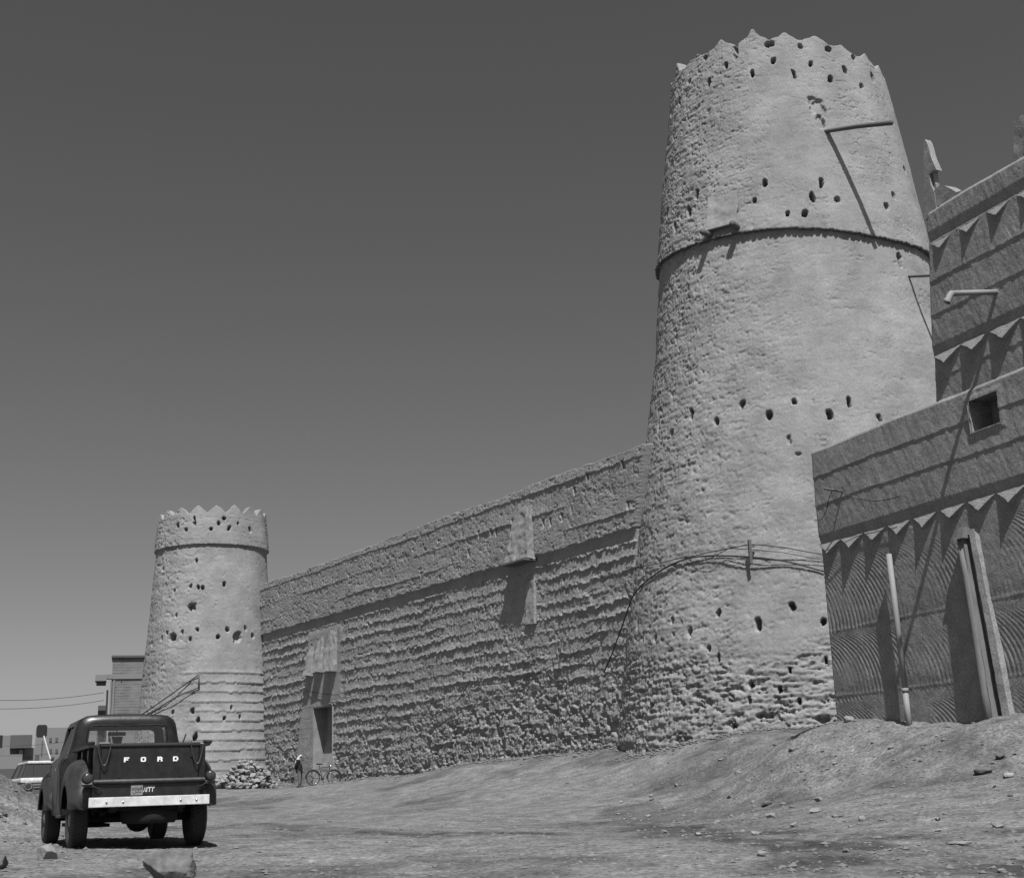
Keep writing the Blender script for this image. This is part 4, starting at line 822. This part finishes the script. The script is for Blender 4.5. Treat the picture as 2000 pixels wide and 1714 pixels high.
# cab shell
half = [(.86, .42), (.885, .60), (.90, .85), (.905, 1.08), (.885, 1.19), (.82, 1.235), (.79, 1.26), (.765, 1.36), (.735, 1.48), (.715, 1.58), (.695, 1.665), (.655, 1.735), (.56, 1.782), (.36, 1.798), (.17, 1.803), (0, 1.805)]
half = [(a, z + (.012 if z > 1.5 else 0)) for a, z in half]
prof = [(-a, z) for a, z in half] + [(a, z) for a, z in half[::-1][1:]]
ys = [2.155, 2.24, 2.42, 2.5, 2.9, 3.3, 3.36, 3.48]
NP = len(prof); V = []; Fc = []
for y in ys:
    k = .985 if y < 2.2 else 1
    sh = max(0, (y - 3.3)) * 0
    for a, z in prof: V.append((a * k, y, z if z < 1.7 else z - (.012 if y < 2.2 else 0)))
for i in range(len(ys) - 1):
    for j in range(NP - 1):
        a0, z0 = prof[j]; a1, z1 = prof[j + 1]; zm = (z0 + z1) / 2
        if 1.26 <= zm <= 1.64 and 2.42 <= (ys[i] + ys[i + 1]) / 2 <= 3.36: continue
        Fc.append((i * NP + j, i * NP + j + 1, (i + 1) * NP + j + 1, (i + 1) * NP + j))
b = MB(); b.add(V, Fc); cab = b.build('cab', M['paint'], truck, True, solid=.03)
autosmooth(cab, 45)
def face_ring(name, y_out, y_in, hole, n_, m, parent, dirn):
    """closed end wall of the cab with a rounded window hole"""
    cx, cz = 0, (hole[2] + hole[3]) / 2
    outl = [(a * .985, z) for a, z in prof] + [(x, .42) for x in (.5, 0, -.5)]
    def rayhit(poly, g):
        d = Vector((math.cos(g), math.sin(g))); best = None
        for i in range(len(poly)):
            p = Vector(poly[i]) - Vector((cx, cz)); q = Vector(poly[(i + 1) % len(poly)]) - Vector((cx, cz)); e_ = q - p
            den = d.x * e_.y - d.y * e_.x
            if abs(den) < 1e-9: continue
            t = (p.x * e_.y - p.y * e_.x) / den; u = (p.x * d.y - p.y * d.x) / den
            if t > 0 and -1e-6 <= u <= 1 + 1e-6 and (best is None or t > best): best = t
        return best or 1
    x0, x1, z0, z1 = hole; hw = (x1 - x0) / 2; hh = (z1 - z0) / 2; r_ = .07
    hp = []
    for (sx, sz, a0) in ((1, 1, 0), (-1, 1, 90), (-1, -1, 180), (1, -1, 270)):
        for k in range(6):
            g = math.radians(a0 + k * 18); kx = 1 - (.03 if sz > 0 else 0); hp.append((sx * (hw * kx - r_) + r_ * math.cos(g), cz + sz * (hh - r_) + r_ * math.sin(g)))
    V = []; N = 96
    for lv in range(5):
        for k in range(N):
            g = 2 * math.pi * k / N; ro = rayhit(outl, g); rh = rayhit(hp, g)
            r_l = [ro, ro - .03, rh + (ro - rh) * .42, rh + .016, rh][lv]; r_l = max(r_l, rh)
            y = [y_out, y_out - dirn * .045, y_out - dirn * .075, y_out - dirn * .075, y_out - dirn * .05][lv]
            V.append((cx + r_l * math.cos(g), y, cz + r_l * math.sin(g)))
    Fc = [(l * N + k, l * N + (k + 1) % N, (l + 1) * N + (k + 1) % N, (l + 1) * N + k) for l in range(4) for k in range(N)]
    b_ = MB(); b_.add(V, Fc); o = b_.build(name, m, parent, False, solid=0); autosmooth(o, 55)
    V = [(cx + (rayhit(hp, 2 * math.pi * k / N) - .002) * math.cos(2 * math.pi * k / N), 0, cz + (rayhit(hp, 2 * math.pi * k / N) - .002) * math.sin(2 * math.pi * k / N)) for k in range(N)]
    b_ = MB(); b_.tube([(v[0], y_out - dirn * .072, v[2]) for v in V] + [(V[0][0], y_out - dirn * .072, V[0][2])], .011, 6, cap=False); b_.build('window_seal', M['black'], o, True)
    b_ = MB(); b_.add([(v[0], y_out - dirn * .055, v[2]) for v in V], [tuple(range(N))]); b_.build('window_pane', M['glass'], o)
    return o
face_ring('cab_back', 2.16, 2.1, (-.555, .555, 1.375, 1.655), 96, M['paint'], truck, 1)
face_ring('windscreen_frame', 3.475, 3.5, (-.64, .64, 1.20, 1.66), 96, M['paint'], truck, -1)
for s in (-1, 1):
    b = MB(); b.add([(s * .792, 2.40, 1.255), (s * .792, 3.38, 1.255), (s * .675, 3.38, 1.655), (s * .675, 2.40, 1.655)], [(0, 1, 2, 3)]); tb('side_window', 'glassd')
    b = MB(); b.add(boxv(-.004, .004, 2.40, 3.38, 0, .02), BF); o = tb('drip_rail', 'paint'); o.location = (s * .69, 0, 1.68)
    b = MB(); b.box(s * .915 - .006, s * .915 + .006, 2.50, 2.62, 1.05, 1.08); tb('door_handle', 'chrome')
    for y in (2.36, 3.42): b = MB(); b.box(s * .903 - .004, s * .903 + .004, y - .004, y + .004, .5, 1.15); tb('door_gap', 'black')
    # wing mirrors
    b = MB(); b.tube([(s * .93, 3.30, 1.235), (s * .99, 3.28, 1.40), (s * 1.045, 3.26, 1.57)], .011, 8); mr = tb('mirror_arm', 'letter' if s < 0 else 'steel', smooth=True)
    b = MB(); b.prism([(x * .075, z * .092) for x, z in ((-.75, -1), (.75, -1), (1, -.7), (1, .7), (.75, 1), (-.75, 1), (-1, .7), (-1, -.7))], lambda a, z, d: (a, d, z), .03); o = tb('mirror_head', 'black', mr, bevel=.006)
    o.location = (s * 1.075, 3.26, 1.64) if s < 0 else (1.20, 3.26, 1.53)
    if s > 0: o.rotation_euler = (.2, 1.0, 1.2); o.scale = (.8, 1, .8)
    b = MB(); b.box(s * .90 - .02, s * .90 + .02, 3.24, 3.36, 1.20, 1.26); tb('mirror_foot', 'steel', mr, bevel=.006)
# interior
b = MB(); b.box(-.70, .70, 2.30, 2.48, .80, 1.33); b.box(-.70, .70, 2.48, 2.95, .72, .88); tb('bench_seat', 'seat', bevel=.04)
b = MB(); b.box(-.78, .78, 3.22, 3.44, 1.0, 1.20); tb('dashboard', 'paint', bevel=.03)
b = MB(); b.lathe([(.195, -.012), (.21, 0), (.195, .012), (.18, 0), (.195, -.012)], (-.38, 3.05, 1.24), (0, -.75, .65), 28); b.tube([(-.38, 3.05, 1.24), (-.38, 3.3, 1.0)], .02, 8); tb('steering_wheel', 'black', smooth=True)
b = MB(); b.box(-.13, .13, 3.20, 3.225, 1.555, 1.61); b.tube([(0, 3.21, 1.60), (0, 3.26, 1.69)], .008, 6); tb('rear_view_mirror', 'black', bevel=.006)
b = MB(); b.prism([(-.085, 1.545), (.085, 1.545), (.055, 1.40), (-.035, 1.40)], lambda a, z, d: (a + .01, 3.235 + d, z), .012); tb('hanging_pennant', 'cloth_dark')
# bonnet, front fenders, nose
b = MB(); V = []; ysf = [3.49, 3.6, 4.2, 4.62, 4.78, 4.82]
ph = [(-.80, .60), (-.80, 1.0), (-.76, 1.10), (-.60, 1.16), (-.3, 1.185), (0, 1.19), (.3, 1.185), (.60, 1.16), (.76, 1.10), (.80, 1.0), (.80, .60)]
for y, k in zip(ysf, (1.02, 1, .985, .96, .92, .84)):
    for a, z in ph: V.append((a * (1 if k > .95 else k + .05), y, .60 + (z - .60) * k))
n = len(ph); b.add(V, [(i * n + j, i * n + j + 1, (i + 1) * n + j + 1, (i + 1) * n + j) for i in range(len(ysf) - 1) for j in range(n - 1)] + [tuple((len(ysf) - 1) * n + j for j in range(n))]); o = tb('bonnet', 'paintdust'); autosmooth(o, 40)
for s in (-1, 1): fender('front_fender', s, .72, .26, 3.12, 4.74, .50, 1.09, 3.87, .36, .46, 3.4)
b = MB(); b.box(-.66, .66, 4.82, 4.84, .72, 1.02); tb('grille', 'steel')
for s in (-1, 1): b = MB(); b.lathe([(0, .03), (.07, .02), (.09, 0), (.09, -.04)], (s * .56, 4.83, .88), (0, 1, 0), 20); tb('headlight', 'chrome', smooth=True)
b = MB(); b.box(-.92, .92, 4.93, 4.97, .50, .64); b.box(-.45, -.35, 4.6, 4.94, .52, .60); b.box(.35, .45, 4.6, 4.94, .52, .60); tb('front_bumper', 'steel', bevel=.01)

# ------------------------------------------------------------------ wagon beyond the spoil heap
wgp = at0 = CAM + 0; _d = fw + (98 - 1000) / F * rr_ - (1580 - 857) / F * uu_; wgp = CAM + _d * (41.5 / math.hypot(_d[0], _d[1]))
wg = thing('wagon', (wgp[0], wgp[1], .43), 'white roofed two tone wagon with round lamp, half hidden between dirt heap and pickup', 'car', math.radians(27))
def wb(name, m, parent=wg, smooth=False, bevel=0, **k): return tb(name, m, parent, smooth, bevel, **k)
b = MB(); b.box(-.84, .84, .02, 4.3, .36, .84); wb('lower_body', 'concd', bevel=.07)
b = MB(); b.box(-.85, .85, .0, 4.2, .83, .97); ub = wb('upper_body', 'white', bevel=.05)
b = MB(); b.add([(-.76, .08, .95), (.76, .08, .95), (.76, 3.0, .95), (-.76, 3.0, .95), (-.64, .22, 1.36), (.64, .22, 1.36), (.64, 2.5, 1.36), (-.64, 2.5, 1.36)], BF); wb('window_band', 'win')
b = MB(); b.box(-.66, .66, .18, 2.5, 1.36, 1.44); wb('roof', 'white', bevel=.04)
def bar(p, q, r=.022): b.tube([p, q], r, 6)
for (p, q) in (((-.52, .06, .95), (-.50, .19, 1.37)), ((.52, .06, .95), (.50, .19, 1.37)), ((-.775, .55, .95), (-.655, .55, 1.37)), ((.775, .55, .95), (.655, .55, 1.37)), ((-.775, 1.5, .95), (-.655, 1.5, 1.37)), ((-.77, 3.0, .95), (-.65, 2.5, 1.37)), ((.77, 3.0, .95), (.65, 2.5, 1.37))):
    b = MB(); bar(p, q, .011); wb('window_pillar', 'steel')
for s in (-1, 1):
    b = MB(); b.lathe([(.0, .02), (.045, .02), (.06, .035), (.10, .04), (.115, .02), (.115, -.02)], (s * .63, 0.0, .74), (0, -1, 0), 24); lm = wb('round_lamp', 'chrome', smooth=True)
    b = MB(); b.lathe([(.0, .055), (.07, .05), (.085, .03)], (s * .63, 0, .74), (0, -1, 0), 16); wb('lamp_lens', 'red', lm)
for z in (.70, .77): b = MB(); b.box(-.48, .48, -.012, .02, z - .012, z + .012); wb('trim_strip', 'chrome')
b = MB(); b.box(-.48, .48, -.004, .02, .715, .755); wb('panel_band', 'steel')
b = MB(); b.box(-.82, .82, -.10, -.04, .42, .52); wb('bumper', 'chrome', bevel=.01)
b = MB(); b.tube([(-.80, 2.7, .98), (-.92, 2.68, 1.02)], .012, 6); b.box(-1.0, -.90, 2.66, 2.70, .97, 1.07); wb('side_mirror', 'black')
for x in (-.68, .68):
    for y in (.75, 3.4):
        b = MB(); b.lathe([(.18, -.08), (.31, -.09), (.33, -.05), (.33, .05), (.31, .09), (.18, .08)], (x, y, .33), (1, 0, 0), 24); wh_ = wb('wheel', 'tyred', smooth=True)
        b = MB(); b.lathe([(0, -.085), (.17, -.08), (.18, 0), (.17, .08), (0, .085)], (x, y, .33), (1, 0, 0), 18); wb('rim', 'rim', wh_)

# ------------------------------------------------------------------ bicycle by the doorway
bx, by = WP(23.2, 0, .95).x, WP(23.2, 0, .95).y
bz = g1(bx, by); bike = thing('bicycle', (bx, by, bz), 'old black bicycle with rear rack standing in front of the tall doorway', 'bicycle', math.radians(28))
def kb(name, m='black', parent=bike, **k): return tb(name, m, parent, True, **k)
def spoked(x):
    b_ = MB(); n = 36; R = .335; pts = [(x + R * math.cos(2 * math.pi * k / n), 0, R + .01 + R * math.sin(2 * math.pi * k / n)) for k in range(n + 1)]
    b_.tube(pts, .019, 8, cap=False); wl = b_.build('wheel', M['black'], bike, True)
    b_ = MB(); pts = [(x + .30 * math.cos(2 * math.pi * k / n), 0, R + .01 + .30 * math.sin(2 * math.pi * k / n)) for k in range(n + 1)]; b_.tube(pts, .009, 6, cap=False); b_.build('rim', M['chrome'], wl, True)
    for k in range(20):
        g = 2 * math.pi * k / 20; b_ = MB(); b_.tube([(x, .02 * (-1) ** k, R + .01), (x + .3 * math.cos(g), 0, R + .01 + .3 * math.sin(g))], .0022, 4); b_.build('spoke', M['steel'], wl)
    b_ = MB(); b_.lathe([(.025, -.05), (.03, 0), (.025, .05)], (x, 0, R + .01), (0, 1, 0), 10); b_.build('hub', M['steel'], wl)
    b_ = MB(); pts = [(x + .375 * math.cos(g), 0, R + .01 + .375 * math.sin(g)) for g in np.linspace(math.radians(20), math.radians(185), 16)]
    b_.tube(pts, .024, 6); b_.build('mudguard', M['black'], bike, True)
spoked(-.53); spoked(.55)
for (p, q, r) in (((-.53, 0, .345), (-.06, 0, .30), .011), ((-.53, 0, .345), (-.19, 0, .80), .010), ((-.06, 0, .30), (-.21, 0, .90), .016), ((-.06, 0, .30), (.33, 0, .78), .017), ((-.19, 0, .82), (.31, 0, .86), .016), ((.33, 0, .74), (.30, 0, .93), .019), ((.33, 0, .74), (.55, 0, .345), .013)):
    b = MB(); b.tube([p, q], r, 8); kb('frame_tube')
b = MB(); b.tube([(-.21, 0, .88), (-.225, 0, .97)], .012, 8); kb('seat_post', 'steel')
b = MB(); b.prism([(-.36, 0), (-.34, .09), (-.24, .08), (-.10, .02), (-.06, 0), (-.10, -.02), (-.24, -.08), (-.34, -.09)], lambda a, c, d: (a, c, .965 + d + .02 * (a < -.3)), .055); kb('saddle', bevel=.012)
b = MB(); b.tube([(.30, 0, .92), (.285, 0, 1.03)], .013, 8); b.tube([(.12, -.25, 1.03), (.26, -.22, 1.04), (.30, -.06, 1.035), (.30, .06, 1.035), (.26, .22, 1.04), (.12, .25, 1.03)], .011, 8); kb('handlebar', 'chrome')
b = MB(); b.lathe([(.0, .05), (.045, .04), (.05, 0), (.03, -.05)], (.40, 0, .90), (1, 0, 0), 14); kb('headlamp', 'chrome')
for y in (-.06, .06): b = MB(); b.tube([(-.82, y, .755), (-.28, y, .755)], .007, 6); kb('rack_bar', 'steel')
for x in (-.8, -.6, -.4): b = MB(); b.tube([(x, -.06, .755), (x, .06, .755)], .006, 6); kb('rack_bar', 'steel')
b = MB(); b.tube([(-.80, .06, .75), (-.54, .06, .36)], .006, 6); kb('rack_stay', 'steel')
b = MB(); b.lathe([(.0, -.004), (.085, -.004), (.085, .004), (0, .004)], (-.06, -.04, .30), (0, 1, 0), 20); kb('chain_ring', 'steel')
b = MB(); b.tube([(-.06, -.06, .30), (-.02, -.06, .14)], .01, 6); b.box(-.06, .02, -.15, -.06, .125, .15); kb('pedal_crank', 'steel')
b = MB(); b.tube([(-.06, .06, .30), (-.10, .06, .46)], .01, 6); b.box(-.14, -.06, .06, .15, .455, .48); kb('pedal_crank', 'steel')
b = MB(); b.box(-.10, .20, -.02, .02, .62, .80); kb('frame_bag', 'cloth_grey', bevel=.01)
b = MB(); b.tube([(-.53, .05, .33), (-.50, .16, .02)], .009, 6); kb('kick_stand', 'steel')

# ------------------------------------------------------------------ person
px_, py_ = -11.23, 69.1
man = thing('person', (px_, py_, g1(px_, py_)), 'person in dark jacket, grey trousers and white headscarf standing left of the bicycle', 'person', math.radians(-8))
def skin(name, pts, edges, rad, m, root=0, sub=2, parent=man):
    me = bpy.data.meshes.new(name); me.from_pydata(pts, edges, []); o = link(name, me, parent); me.materials.append(M[m])
    md = o.modifiers.new('skin', 'SKIN'); sd = me.skin_vertices[0].data
    for i, r in enumerate(rad): sd[i].radius = r if isinstance(r, tuple) else (r, r); sd[i].use_root = (i == root)
    md.use_smooth_shade = True
    s = o.modifiers.new('sub', 'SUBSURF'); s.levels = sub; s.render_levels = sub; return o
H = .93      # facing +x; feet at z = 0
def sc3(l): return [(a * H, c * H, z * H) for a, c, z in l]
body = skin('body', sc3([(0, 0, .93), (0, 0, 1.12), (-.03, 0, 1.32), (-.02, 0, 1.44), (.02, 0, 1.53), (.05, 0, 1.60), (.06, 0, 1.67),
    (.0, .10, .88), (.02, .11, .50), (-.01, .12, .09), (.12, .13, .04), (.0, -.10, .88), (.04, -.11, .50), (.02, -.12, .09), (.15, -.13, .04),
    (-.04, .19, 1.39), (-.10, .25, 1.12), (-.02, .20, .90), (-.04, -.19, 1.39), (-.14, -.24, 1.13), (-.17, -.12, .93)]),
    [(0, 1), (1, 2), (2, 3), (3, 4), (4, 5), (5, 6), (0, 7), (7, 8), (8, 9), (9, 10), (0, 11), (11, 12), (12, 13), (13, 14), (3, 15), (15, 16), (16, 17), (3, 18), (18, 19), (19, 20)],
    [(.14, .12), (.14, .115), (.16, .12), (.09, .08), .052, (.075, .085), (.07, .08), .085, .058, .042, .035, .085, .058, .042, .035, .055, .042, .032, .055, .042, .032], 'skin')
skin('trousers', sc3([(0, 0, .96), (.0, .10, .86), (.02, .11, .50), (-.01, .12, .10), (.0, -.10, .86), (.04, -.11, .50), (.02, -.12, .10)]), [(0, 1), (1, 2), (2, 3), (0, 4), (4, 5), (5, 6)],
     [(.155, .15), .105, .085, .078, .105, .085, .078], 'cloth_grey')
skin('jacket', sc3([(.0, 0, .74), (-.01, 0, .92), (-.02, 0, 1.14), (-.04, 0, 1.34), (-.02, 0, 1.46), (-.05, .19, 1.39), (-.11, .25, 1.12), (-.04, .205, .93), (-.05, -.19, 1.39), (-.15, -.25, 1.13), (-.17, -.13, .95)]),
     [(0, 1), (1, 2), (2, 3), (3, 4), (4, 5), (5, 6), (6, 7), (4, 8), (8, 9), (9, 10)], [(.20, .19), (.185, .175), (.175, .16), (.185, .15), (.10, .10), .075, .062, .052, .075, .062, .052], 'cloth_dark')
for s in (-1, 1): b = MB(); b.box(-.06, .19, s * .12 - .045, s * .12 + .045, .0, .075); tb('shoe', 'black', man, bevel=.02)
for s, c in ((1, (-.02, .20, .90)), (-1, (-.17, -.12, .93))):
    b = MB()
    c = Vector(c) * H
    b.box(c.x - .025, c.x + .035, c.y - .02, c.y + .02, c.z - .09, c.z)
    for k in range(4): b.tube([(c.x - .015 + k * .016, c.y, c.z - .085), (c.x - .010 + k * .016, c.y + .004, c.z - .125), (c.x + .004 + k * .014, c.y, c.z - .155 + abs(k - 1.5) * .008)], [.009, .008, .006], 6)
    b.tube([(c.x + .03, c.y, c.z - .03), (c.x + .055, c.y, c.z - .065), (c.x + .055, c.y, c.z - .095)], [.011, .009, .007], 6)
    tb('hand', 'skin', man, True)
b = MB(); V = []
hd = [(.035, 1.725), (.075, 1.71), (.10, 1.66), (.105, 1.60), (.115, 1.53), (.135, 1.46), (.16, 1.39), (.17, 1.31)]
n = 20
for i, (r, z) in enumerate(hd):
    for k in range(n):
        g = 2 * math.pi * k / n; back = -.02 - .03 * i
        fr_ = 1.0 if i < 2 else (.62 if math.cos(g) > .4 and i < 5 else 1.0)
        V.append(((.055 + back * .75 * (i > 2) + r * fr_ * math.cos(g) * (1 if i < 6 else .9)) * H, r * math.sin(g) * (1 + .04 * math.sin(5 * g)) * H, z * H + (.012 * math.sin(3 * g) if i > 5 else 0)))
V.append((.055 * H, 0, 1.735 * H))
b.add(V, [(i * n + k, (i + 1) * n + k, (i + 1) * n + (k + 1) % n, i * n + (k + 1) % n) for i in range(len(hd) - 1) for k in range(n)] + [(len(V) - 1, k, (k + 1) % n) for k in range(n)]); tb('headscarf', 'cloth_white', man, True)
b = MB(); b.lathe([(.082, -.012), (.094, 0), (.082, .012)], (.05 * H, 0, 1.675 * H), (.15, 0, 1), 20); tb('head_cord', 'cloth_white', man, True)
b = MB(); b.tube([(.145 * H, 0, 1.63 * H), (.165 * H, 0, 1.60 * H), (.14 * H, 0, 1.595 * H)], [.008, .014, .008], 6); tb('nose', 'skin', man, True)

# ------------------------------------------------------------------ cement block building behind the far tower
def at(px, py, D):
    d = fw + (px - 1000) / F * rr_ - (py - 857) / F * uu_; return CAM + d * (D / math.hypot(d[0], d[1]))
def frontbox(name, x0, x1, y0, y1, D, dep, m, parent=None, label=None, cat=None, res=0, proud=0.0):
    """upright block; its front corners stand where the photo shows them, D metres away"""
    p = at(x0, y1, D - proud); q = at(x1, y1, D - proud); zt = at((x0 + x1) / 2, y0, D)[2]; zb = at((x0 + x1) / 2, y1, D)[2]
    u = Vector((q[0] - p[0], q[1] - p[1], 0)); n_ = Vector((-u.y, u.x, 0)).normalized() * dep
    a = Vector((p[0], p[1], 0)); c = a + u; b_ = MB(); P_ = [a, c, c + n_, a + n_]
    b_.add([(v.x, v.y, zb) for v in P_] + [(v.x, v.y, zt) for v in P_], BF); o = b_.build(name, M[m], parent, False, parent is not None)
    if label: tag(o, label, cat)
    return o
bb = thing('block_building', tuple(at(245, 1500, 100)), 'tall cement block building with a canopy just behind the far round tower', 'building')
frontbox('wall', 207, 330, 1316, 1545, 100, 8, 'block', bb)
frontbox('rooftop_wall', 219, 330, 1281, 1316, 100.3, 5, 'block', bb)
frontbox('coping', 218, 330, 1279, 1283, 100.1, 5.2, 'concd', bb)
frontbox('parapet_band', 206, 290, 1316, 1325, 99.9, .6, 'conc', bb)
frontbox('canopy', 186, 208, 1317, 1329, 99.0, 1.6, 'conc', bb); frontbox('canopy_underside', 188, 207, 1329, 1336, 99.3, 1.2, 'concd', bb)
frontbox('drain_shaft', 208, 211, 1327, 1500, 99.8, .3, 'conc', bb); frontbox('drain_shaft', 214, 217, 1327, 1500, 99.8, .3, 'conc', bb)
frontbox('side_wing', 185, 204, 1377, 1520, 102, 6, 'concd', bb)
frontbox('vent', 236, 238, 1329, 1332, 99.95, .3, 'dark', bb)
# block courses: real joints proud of the wall, joined because a block is only about five pixels in the photo
b = MB(); rs = random.Random(2)
for (x0, x1, y0, y1, D) in ((219.5, 284, 1284, 1314.5, 100.3), (218, 300, 1326, 1398, 100)):
    p = at(x0, y1, D); q = at(x1, y1, D); zt = at(x0, y0, D)[2]; zb = p[2]; u = Vector((q[0] - p[0], q[1] - p[1], 0)); L = u.length; u.normalize(); n_ = Vector((u.y, -u.x, 0))
    z = zb; r = 0
    while z < zt - .15:
        s = -.2 * (r % 2)
        while s < L:
            a, c = max(0, s) + .012, min(L, s + .40) - .012
            if c - a > .05:
                k = .012 + rs.uniform(0, .012); A = Vector((p[0], p[1], 0)) + u * a; Bq = Vector((p[0], p[1], 0)) + u * c
                b.add([(A + n_ * k).to_tuple()[:2] + (z + .012,), (Bq + n_ * k).to_tuple()[:2] + (z + .012,), Bq.to_tuple()[:2] + (z + .012,), A.to_tuple()[:2] + (z + .012,),
                       (A + n_ * k).to_tuple()[:2] + (z + .188,), (Bq + n_ * k).to_tuple()[:2] + (z + .188,), Bq.to_tuple()[:2] + (z + .188,), A.to_tuple()[:2] + (z + .188,)], BF)
            s += .41
        z += .2; r += 1
tag(b.build('cement_blocks', M['block'], bb, False, True), kind='stuff')
b = MB(); p = at(203, 1500, 98); b.tube([(p[0], p[1], g1(p[0], p[1]) - .3), (p[0], p[1], at(203, 1347, 98)[2])], .07, 8); tag(b.build('utility_pole', M['steel']), 'slim dark pole standing beside the cement block building', 'pole')
for y0, y1, l in ((1363, 1352, 'upper of the two thin wires crossing the sky at the far left'), (1380, 1367, 'lower of the two thin wires crossing the sky at the far left')):
    p = at(-60, y0 + 2, 96); q = at(203, y1, 98); cable('overhead_wire', [tuple(p), tuple(q)], .018, l, .25, cat='wire')
for y0, y1, l in ((1454, 1446, 'wire crossing in front of the far pale buildings, upper'), (1473, 1466, 'wire crossing in front of the far pale buildings, lower')):
    cable('overhead_wire', [tuple(at(-40, y0, 110)), tuple(at(140, y1, 110))], .014, l, .2, cat='wire')
# ------------------------------------------------------------------ far town on the left
f1 = thing('far_building', tuple(at(120, 1500, 150)), 'widest pale flat roofed building behind the left wing mirror of the pickup', 'building')
frontbox('wall', 63, 190, 1420, 1545, 150, 12, 'conc', f1)
frontbox('window', 74, 78, 1422.5, 1427, 149.9, .3, 'concd', f1); frontbox('window', 68.5, 76, 1473, 1484, 149.9, .3, 'concd', f1); frontbox('window', 69, 75.5, 1484, 1490, 149.85, .3, 'win', f1)
frontbox('drainpipe', 80.5, 81.6, 1445, 1472, 149.8, .2, 'concd', f1)
f2 = thing('far_building', tuple(at(40, 1500, 140)), 'grey topped building with dark openings beyond the wagon', 'building')
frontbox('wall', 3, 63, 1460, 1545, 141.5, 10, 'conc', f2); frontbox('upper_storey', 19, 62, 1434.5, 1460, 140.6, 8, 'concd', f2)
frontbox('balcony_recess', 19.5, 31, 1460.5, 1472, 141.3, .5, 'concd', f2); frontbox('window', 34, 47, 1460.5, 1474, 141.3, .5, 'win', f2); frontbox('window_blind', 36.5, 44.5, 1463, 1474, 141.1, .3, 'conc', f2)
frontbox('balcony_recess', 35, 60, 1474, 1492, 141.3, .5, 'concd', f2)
for k, (x, y) in enumerate(((96, 1440), (108, 1440), (96, 1462), (108, 1462))): frontbox('window', x, x + 5, y, y + 8, 149.9, .3, 'concd', f1)
f3 = thing('far_building', tuple(at(8, 1500, 145)), 'pale building cut off by the left edge of the photo', 'building')
frontbox('wall', -60, 19, 1436, 1545, 144, 10, 'conc', f3); frontbox('window', -2, 4, 1435, 1457, 143.9, .4, 'win', f3); frontbox('stair_block', 11, 16, 1467, 1470, 143.9, .4, 'concd', f3)
frontbox('yard_wall', -40, 42, 1473, 1503, 128, 1, 'conc', None, 'pale low yard wall before the far buildings at the left edge', 'wall')
frontbox('dark_wall', -40, 37, 1501, 1545, 90, .6, 'concd', None, 'low dark wall behind the dirt heap at the left edge', 'wall')
frontbox('small_hut', 55, 70, 1491, 1545, 120, 3, 'conc', None, 'small pale hut roof just above the wagon roof', 'hut')
